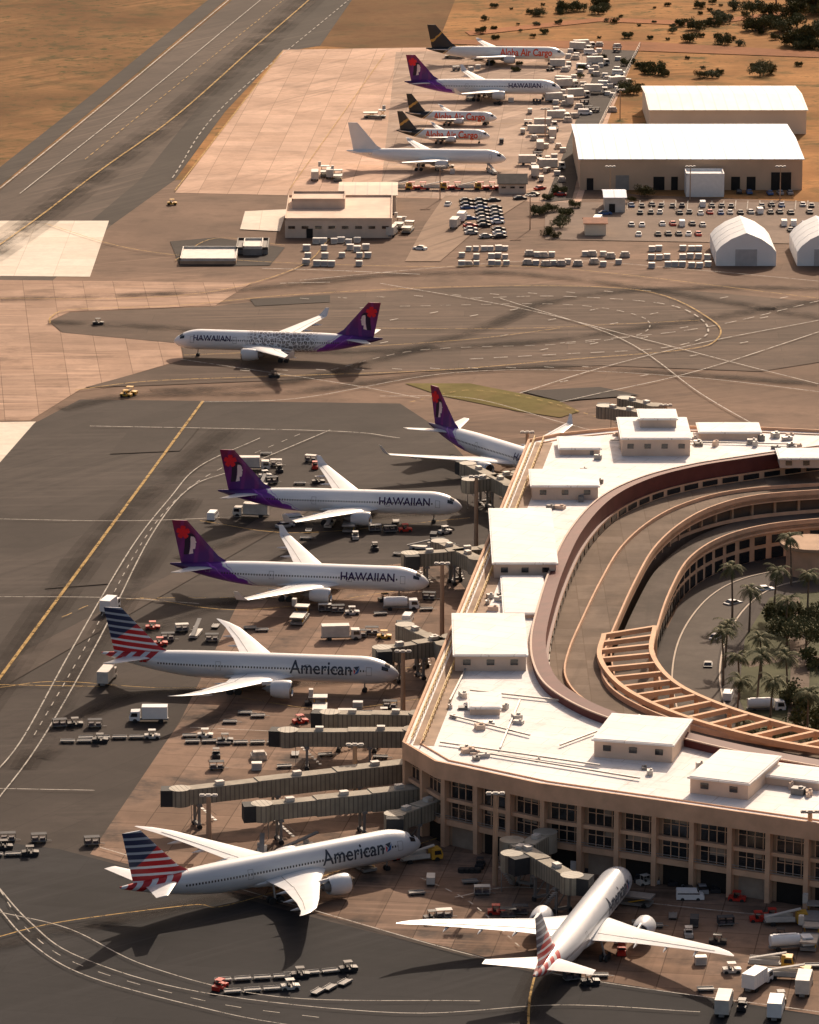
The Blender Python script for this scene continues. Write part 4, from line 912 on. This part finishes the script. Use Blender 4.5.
# ---------------------------------------------------------------- BUILDINGS far
def ribroof(name,c):
    n=NT(name); X,Y,Z=n.sep(n.obj()); f=n.m('GREATER_THAN',n.m('FRACT',n.m('MULTIPLY',X,.25)),.88)
    g=n.rng(n.noise(n.map(n.obj(),(.3,.05,1)),1,4),.35,.7); col=n.mix(g,c,tuple(x*.82 for x in c)); return n.out(n.mix(n.m('MULTIPLY',f,.4),col,(.3,.28,.27)),.6,0,.25)
roofw=ribroof('white metal roof',(.70,.76,.86)); roofc=ribroof('cream metal roof',(.80,.74,.66)); rooft=ribroof('tan metal roof',(.62,.48,.36))
def building(name,label,cat,x0,x1,yb,h,dep,wall,roof,rise=2.,doors=(),wins=0,yb1=None,over=.6,flat=False,vent=False):
    a=G(x0,yb); b=G(x1,yb if yb1 is None else yb1); d=b-a; W=d.length; an=math.atan2(d.y,d.x); nr=Vector((-d.y,d.x,0)).normalized()
    c=(a+b)/2+nr*dep/2; R_=thing(name,label,cat,loc=(c.x,c.y,0),rz=an)
    mb=MB(); mb.box((0,0,h/2),(W,dep,h))
    if not flat:
        for s in(-1,1): mb.add([(s*(W/2-.01),-dep/2,h),(s*(W/2-.01),dep/2,h),(s*(W/2-.01),0,h+rise)],[(0,1,2)])
    make('wall',mb,wall,R_)
    mb=MB(); w2=W/2+over; d2=dep/2+over
    if flat:
        mb.box((0,0,h+.12),(W+.1,dep+.1,.2)); mb.band([(-w2+over,-d2+over),(w2-over,-d2+over),(w2-over,d2-over),(-w2+over,d2-over),(-w2+over,-d2+over)],.3,h,h+.9)
    else:
        e=h-rise*over/(dep/2)
        for k,s in((0,-1),(0,1)):
            vs=[(-w2,s*d2,e+.05),(w2,s*d2,e+.05),(w2,0,h+rise+.05),(-w2,0,h+rise+.05)]; mb.add(vs+[(x,y,z+.25) for x,y,z in vs],[(0,1,2,3),(4,5,6,7),(0,1,5,4),(1,2,6,5),(2,3,7,6),(3,0,4,7)])
    make('roof',mb,roof,R_)
    for (u0,u1,z1,mt) in doors:
        mb=MB(); mb.box(((u0+u1)/2*W-W/2,-dep/2-.05,z1/2),((u1-u0)*W,.25,z1)); make('door',mb,mt,R_)
    for i in range(wins):
        mb=MB(); mb.box((-W/2+(i+.5)*W/wins,-dep/2-.05,h*.62),(W/wins*.5,.2,h*.16)); make('window',mb,glass,R_)
    if vent:
        for i in range(vent):
            mb=MB(); mb.box((-W*.4+i*W*.8/max(1,vent-1),dep*.05,h+rise+.6),(1.6,1.6,1.1)); make('roof_vent',mb,offwhite,R_)
    return R_
dk=pm('dark doorway',(.02,.018,.017),.9,.2)
wtan=pm('warehouse tan',(.60,.43,.30),.85,.1,.1,0,.2); wcream=pm('warehouse cream',(.76,.66,.52),.85,.06,.1,0,.2)
building('warehouse','large warehouse with cream walls and white metal roof','warehouse',650,806,134,8.5,56,wcream,roofc,1.5)
building('warehouse','long tan warehouse with white metal roof and loading doors','warehouse',580,802,190,10.3,72,wtan,roofw,1.2,doors=((.03,.06,4,dk),(.16,.22,5,pm('grey door',(.3,.28,.26),.6,.1)),(.33,.38,4.5,dk),(.41,.44,4.5,dk),(.55,.60,5,wcream),(.68,.72,4.5,dk),(.75,.79,4.5,dk),(.86,.95,6,dk)))
building('storage_shed','white box shed in front of tan warehouse','shed',686,724,197,7,10,white,white,.4,flat=True)
building('cargo_office','low beige building with stepped roof blocks','building',285,392,238,5.5,42,beige,pm('tan flat roof',(.62,.46,.35),.8,.2,.1),flat=True,wins=8,doors=((.2,.26,3,dk),))
building('cargo_office','small beige block with flat roof','building',292,345,226,8,14,beige,pm('tan flat roof',(.55,.40,.30)),flat=True)
building('cargo_office','light plastered block beside low building','building',340,396,214,6,24,wcream,rooft,1.,wins=4)
building('guard_hut','small hut with dark hipped roof','hut',499,526,194,3.6,9,beige,pm('dark tile roof',(.09,.075,.065),.8,.2),2.2,wins=3)
building('utility_building','low white utility building beside a road','building',605,625,213,5,14,offwhite,roofw,1,doors=((.2,.5,3,dk),))
building('utility_building','small cream and red shed by car park','building',585,606,236,4,8,wcream,pm('rusty roof',(.35,.14,.07),.8,.2),1)
building('utility_building','small grey shed on cargo apron','building',243,262,256,2.2,14,grey,offwhite,.5,flat=True)
building('equipment_enclosure','low walled pit enclosure with white floor','enclosure',180,236,265,1.2,20,tand,offwhite,.2,flat=True)
building('equipment_enclosure','small dark equipment enclosure','enclosure',236,268,255,1.6,16,grey,pm('dark flat roof',(.07,.06,.055)),flat=True)
def tent(x0,x1,yb,label):
    a=G(x0,yb);b=G(x1,yb); W=b.x-a.x; R_=thing('fabric_hangar',label,'tent','white fabric hangars',loc=((a.x+b.x)/2,a.y,0)); dep=30
    sec=[(-W/2,0),(-W/2,4.4),(-W*.42,6.2),(-W*.25,8.4),(0,10.3),(W*.25,8.4),(W*.42,6.2),(W/2,4.4),(W/2,0)]
    mb=MB(); n=len(sec); mb.add([(x,0,z) for x,z in sec]+[(x,dep,z) for x,z in sec],[(i,i+1,n+i+1,n+i) for i in range(n-1)]+[tuple(range(n)),tuple(range(n,2*n))]); make('canopy',mb,pm('white fabric',(.90,.89,.87),.7,.04,.2,0,.2),R_,smooth=25)
    mb=MB(); mb.box((0,-.1,2.6),(W*.36,.2,5.2)); make('door',mb,pm('grey tent door',(.50,.48,.47),.7,.1),R_)
    for k in(7.5,15,22.5):
        mb=MB()
        for (xa,za),(xb,zb) in zip(sec[:-1],sec[1:]): mb.beam((xa*1.005,k,za+.03),(xb*1.005,k,zb+.03),.12,.04)
        make('frame_rib',mb,white,R_)
tent(716,776,266,'white fabric hangar with curved roof and grey door'); tent(797,850,266,'white fabric hangar beside another one')
mb=MB()
P=[G(x,y) for x,y in((640,48),(604,120),(590,150))]
for a,b in zip(P[:-1],P[1:]):
    n=int((b-a).length/6)
    for i in range(n): q_=a+(b-a)*i/n; mb.box((q_.x,q_.y,1.2),(.15,.15,2.4))
    mb.beam((a.x,a.y,2.3),(b.x,b.y,2.3),.08,.08); mb.beam((a.x,a.y,1.2),(b.x,b.y,1.2),.08,.08)
o=make('fence',mb,steel); tag(o,'steel post fence beside service road','fence')
# ---------------------------------------------------------------- TREES
def leafmat(name,a,b):
    n=NT(name); i=n.N('ShaderNodeNewGeometry').outputs['Random Per Island']; return n.out(n.mix(i,a,b),.8,0,.2)
lf=leafmat('leaves',(.045,.055,.020),(.150,.130,.048)); lp=leafmat('palm leaves',(.06,.07,.028),(.18,.155,.07)); bark=pm('bark',(.16,.115,.08),.9,.3,2)
def tree(seed,h=6,r=4,low=False,label='dark green bushy tree on dry ground'):
    rnd=random.Random(seed); R_=thing('tree',label,'tree','broadleaf trees')
    mb=MB(); mb.cyl((0,0,0),(.1,.1,h*.5),.3,.2,n=8); tips=[]
    lo=.25 if low else .6
    for i in range(6):
        a=i*1.05+rnd.random(); e=(math.cos(a)*r*.65,math.sin(a)*r*.65,h*rnd.uniform(lo,.85)); mb.cyl((.1,.1,h*rnd.uniform(.2,.5)),e,.13,.05,n=5); tips.append(e)
    make('trunk',mb,bark,R_)
    mb=MB(); cl=[(Vector(t),rnd.uniform(.3,.5)*r) for t in tips]+[(Vector((rnd.uniform(-.6,.6)*r,rnd.uniform(-.6,.6)*r,h*rnd.uniform(lo,.9))),rnd.uniform(.2,.42)*r) for _ in range(9)]
    for c,cr in cl:
        for k in range(110):
            d=Vector((rnd.gauss(0,1),rnd.gauss(0,1),rnd.gauss(0,.8))).normalized()*cr*rnd.uniform(.5,1.1); p=c+d; s=rnd.uniform(.18,.45)
            if p.z<.1: p.z=.1
            u=Vector((rnd.gauss(0,1),rnd.gauss(0,1),rnd.gauss(0,1))).normalized(); v=u.orthogonal().normalized()
            mb.add([p-u*s,p+v*s*.7,p+u*s,p-v*s*.7],[(0,1,2,3)])
    make('crown',mb,lf,R_,fix=False); return Kind(R_)
tr=[tree(1,4.5,4.6,True),tree(2,5.5,5.5,True),tree(3,3.6,4.2,True)]; th=[tree(4,7,4),tree(5,8,5)]
random.seed(3)
for i in range(34): 
    x=random.uniform(752,830); y=random.uniform(-4,46)
    if y<46-(x<775)*14: random.choice(tr+th).put(x,y+4,random.uniform(0,360),scale=random.uniform(.8,1.5))
for x,y in [(722,22),(714,24),(706,24),(696,28),(727,18),(718,16),(573,8),(566,10),(580,9),(560,11),(604,8),(598,12),(600,4),(628,36),(655,72),(664,74),(648,72),(700,76),(712,76),(770,72),(760,74),(700,6),(690,40),(540,14),(735,8),(640,88),(634,92),(628,92),(682,24),(722,42),(740,44),(755,68),(640,66)]: random.choice(tr).put(x,y+2,random.uniform(0,360),scale=random.uniform(.5,1.0))
for x,y in [(560,195),(548,200),(575,208),(548,235),(556,238),(645,197),(631,203),(560,228),(540,215),(552,212),(566,216)]: random.choice(tr).put(x,y,random.uniform(0,360),scale=random.uniform(.4,.8))
for i in range(70): random.choice(tr).put(random.uniform(470,819),random.uniform(-2,42) if i%3 else random.uniform(58,80),random.uniform(0,360),scale=random.uniform(.18,.5),label='small dry shrub on reddish earth')
for x,y in [(778,612),(795,605),(812,612),(787,628),(806,636),(819,650),(800,690),(815,716),(770,735)]: random.choice(th+tr[:2]).put(x,y+20,random.uniform(0,360),scale=random.uniform(.7,1.15),label='dense green tree growing in the terminal court')
def palm(seed,h=10):
    rnd=random.Random(seed); R_=thing('palm_tree','tall palm tree with drooping fronds in the court','palm tree','court palm trees')
    lx=rnd.uniform(-.8,.8); mb=MB(); N=7; rr=[]
    for i in range(N+1):
        t=i/N; rr.append([(lx*t*t+math.cos(a)*(.28-.12*t),math.sin(a)*(.28-.12*t),h*t) for a in [2*math.pi*k/8 for k in range(8)]])
    mb.loft(rr); make('trunk',mb,bark,R_,smooth=50)
    mb=MB()
    for f in range(22):
        a=f*2.4+rnd.random()*.3; el=rnd.uniform(-.3,1.1); Lf=rnd.uniform(2.8,3.9); p=Vector((lx,0,h)); d=Vector((math.cos(a)*math.cos(el),math.sin(a)*math.cos(el),math.sin(el))); s=Vector((-math.sin(a),math.cos(a),0))
        for k in range(9):
            p2=p+d*Lf/9; d=(d+Vector((0,0,-.2))).normalized(); w_=.95*math.sin(math.pi*(k+1.2)/11)
            for sg in(-1,1):
                mb.add([p,p2,p2+s*sg*w_+d*.35-Vector((0,0,.35*w_)),],[(0,1,2)])
            p=p2
    make('crown',mb,lp,R_,fix=False); return Kind(R_)
pl_=[palm(1),palm(2,12),palm(3,9)]
for x,y in [(792,545),(733,577),(750,590),(726,624),(740,655),(762,634),(771,680),(737,690),(786,596),(808,584),(724,642),(758,664),(788,652),(808,702),(745,718),(816,738),(790,728),(775,570)]:
    k=random.choice(pl_); p=G(x,y,10); k.put(p.x,p.y,random.uniform(0,360),world=True)
print('objects',len(bpy.data.objects))
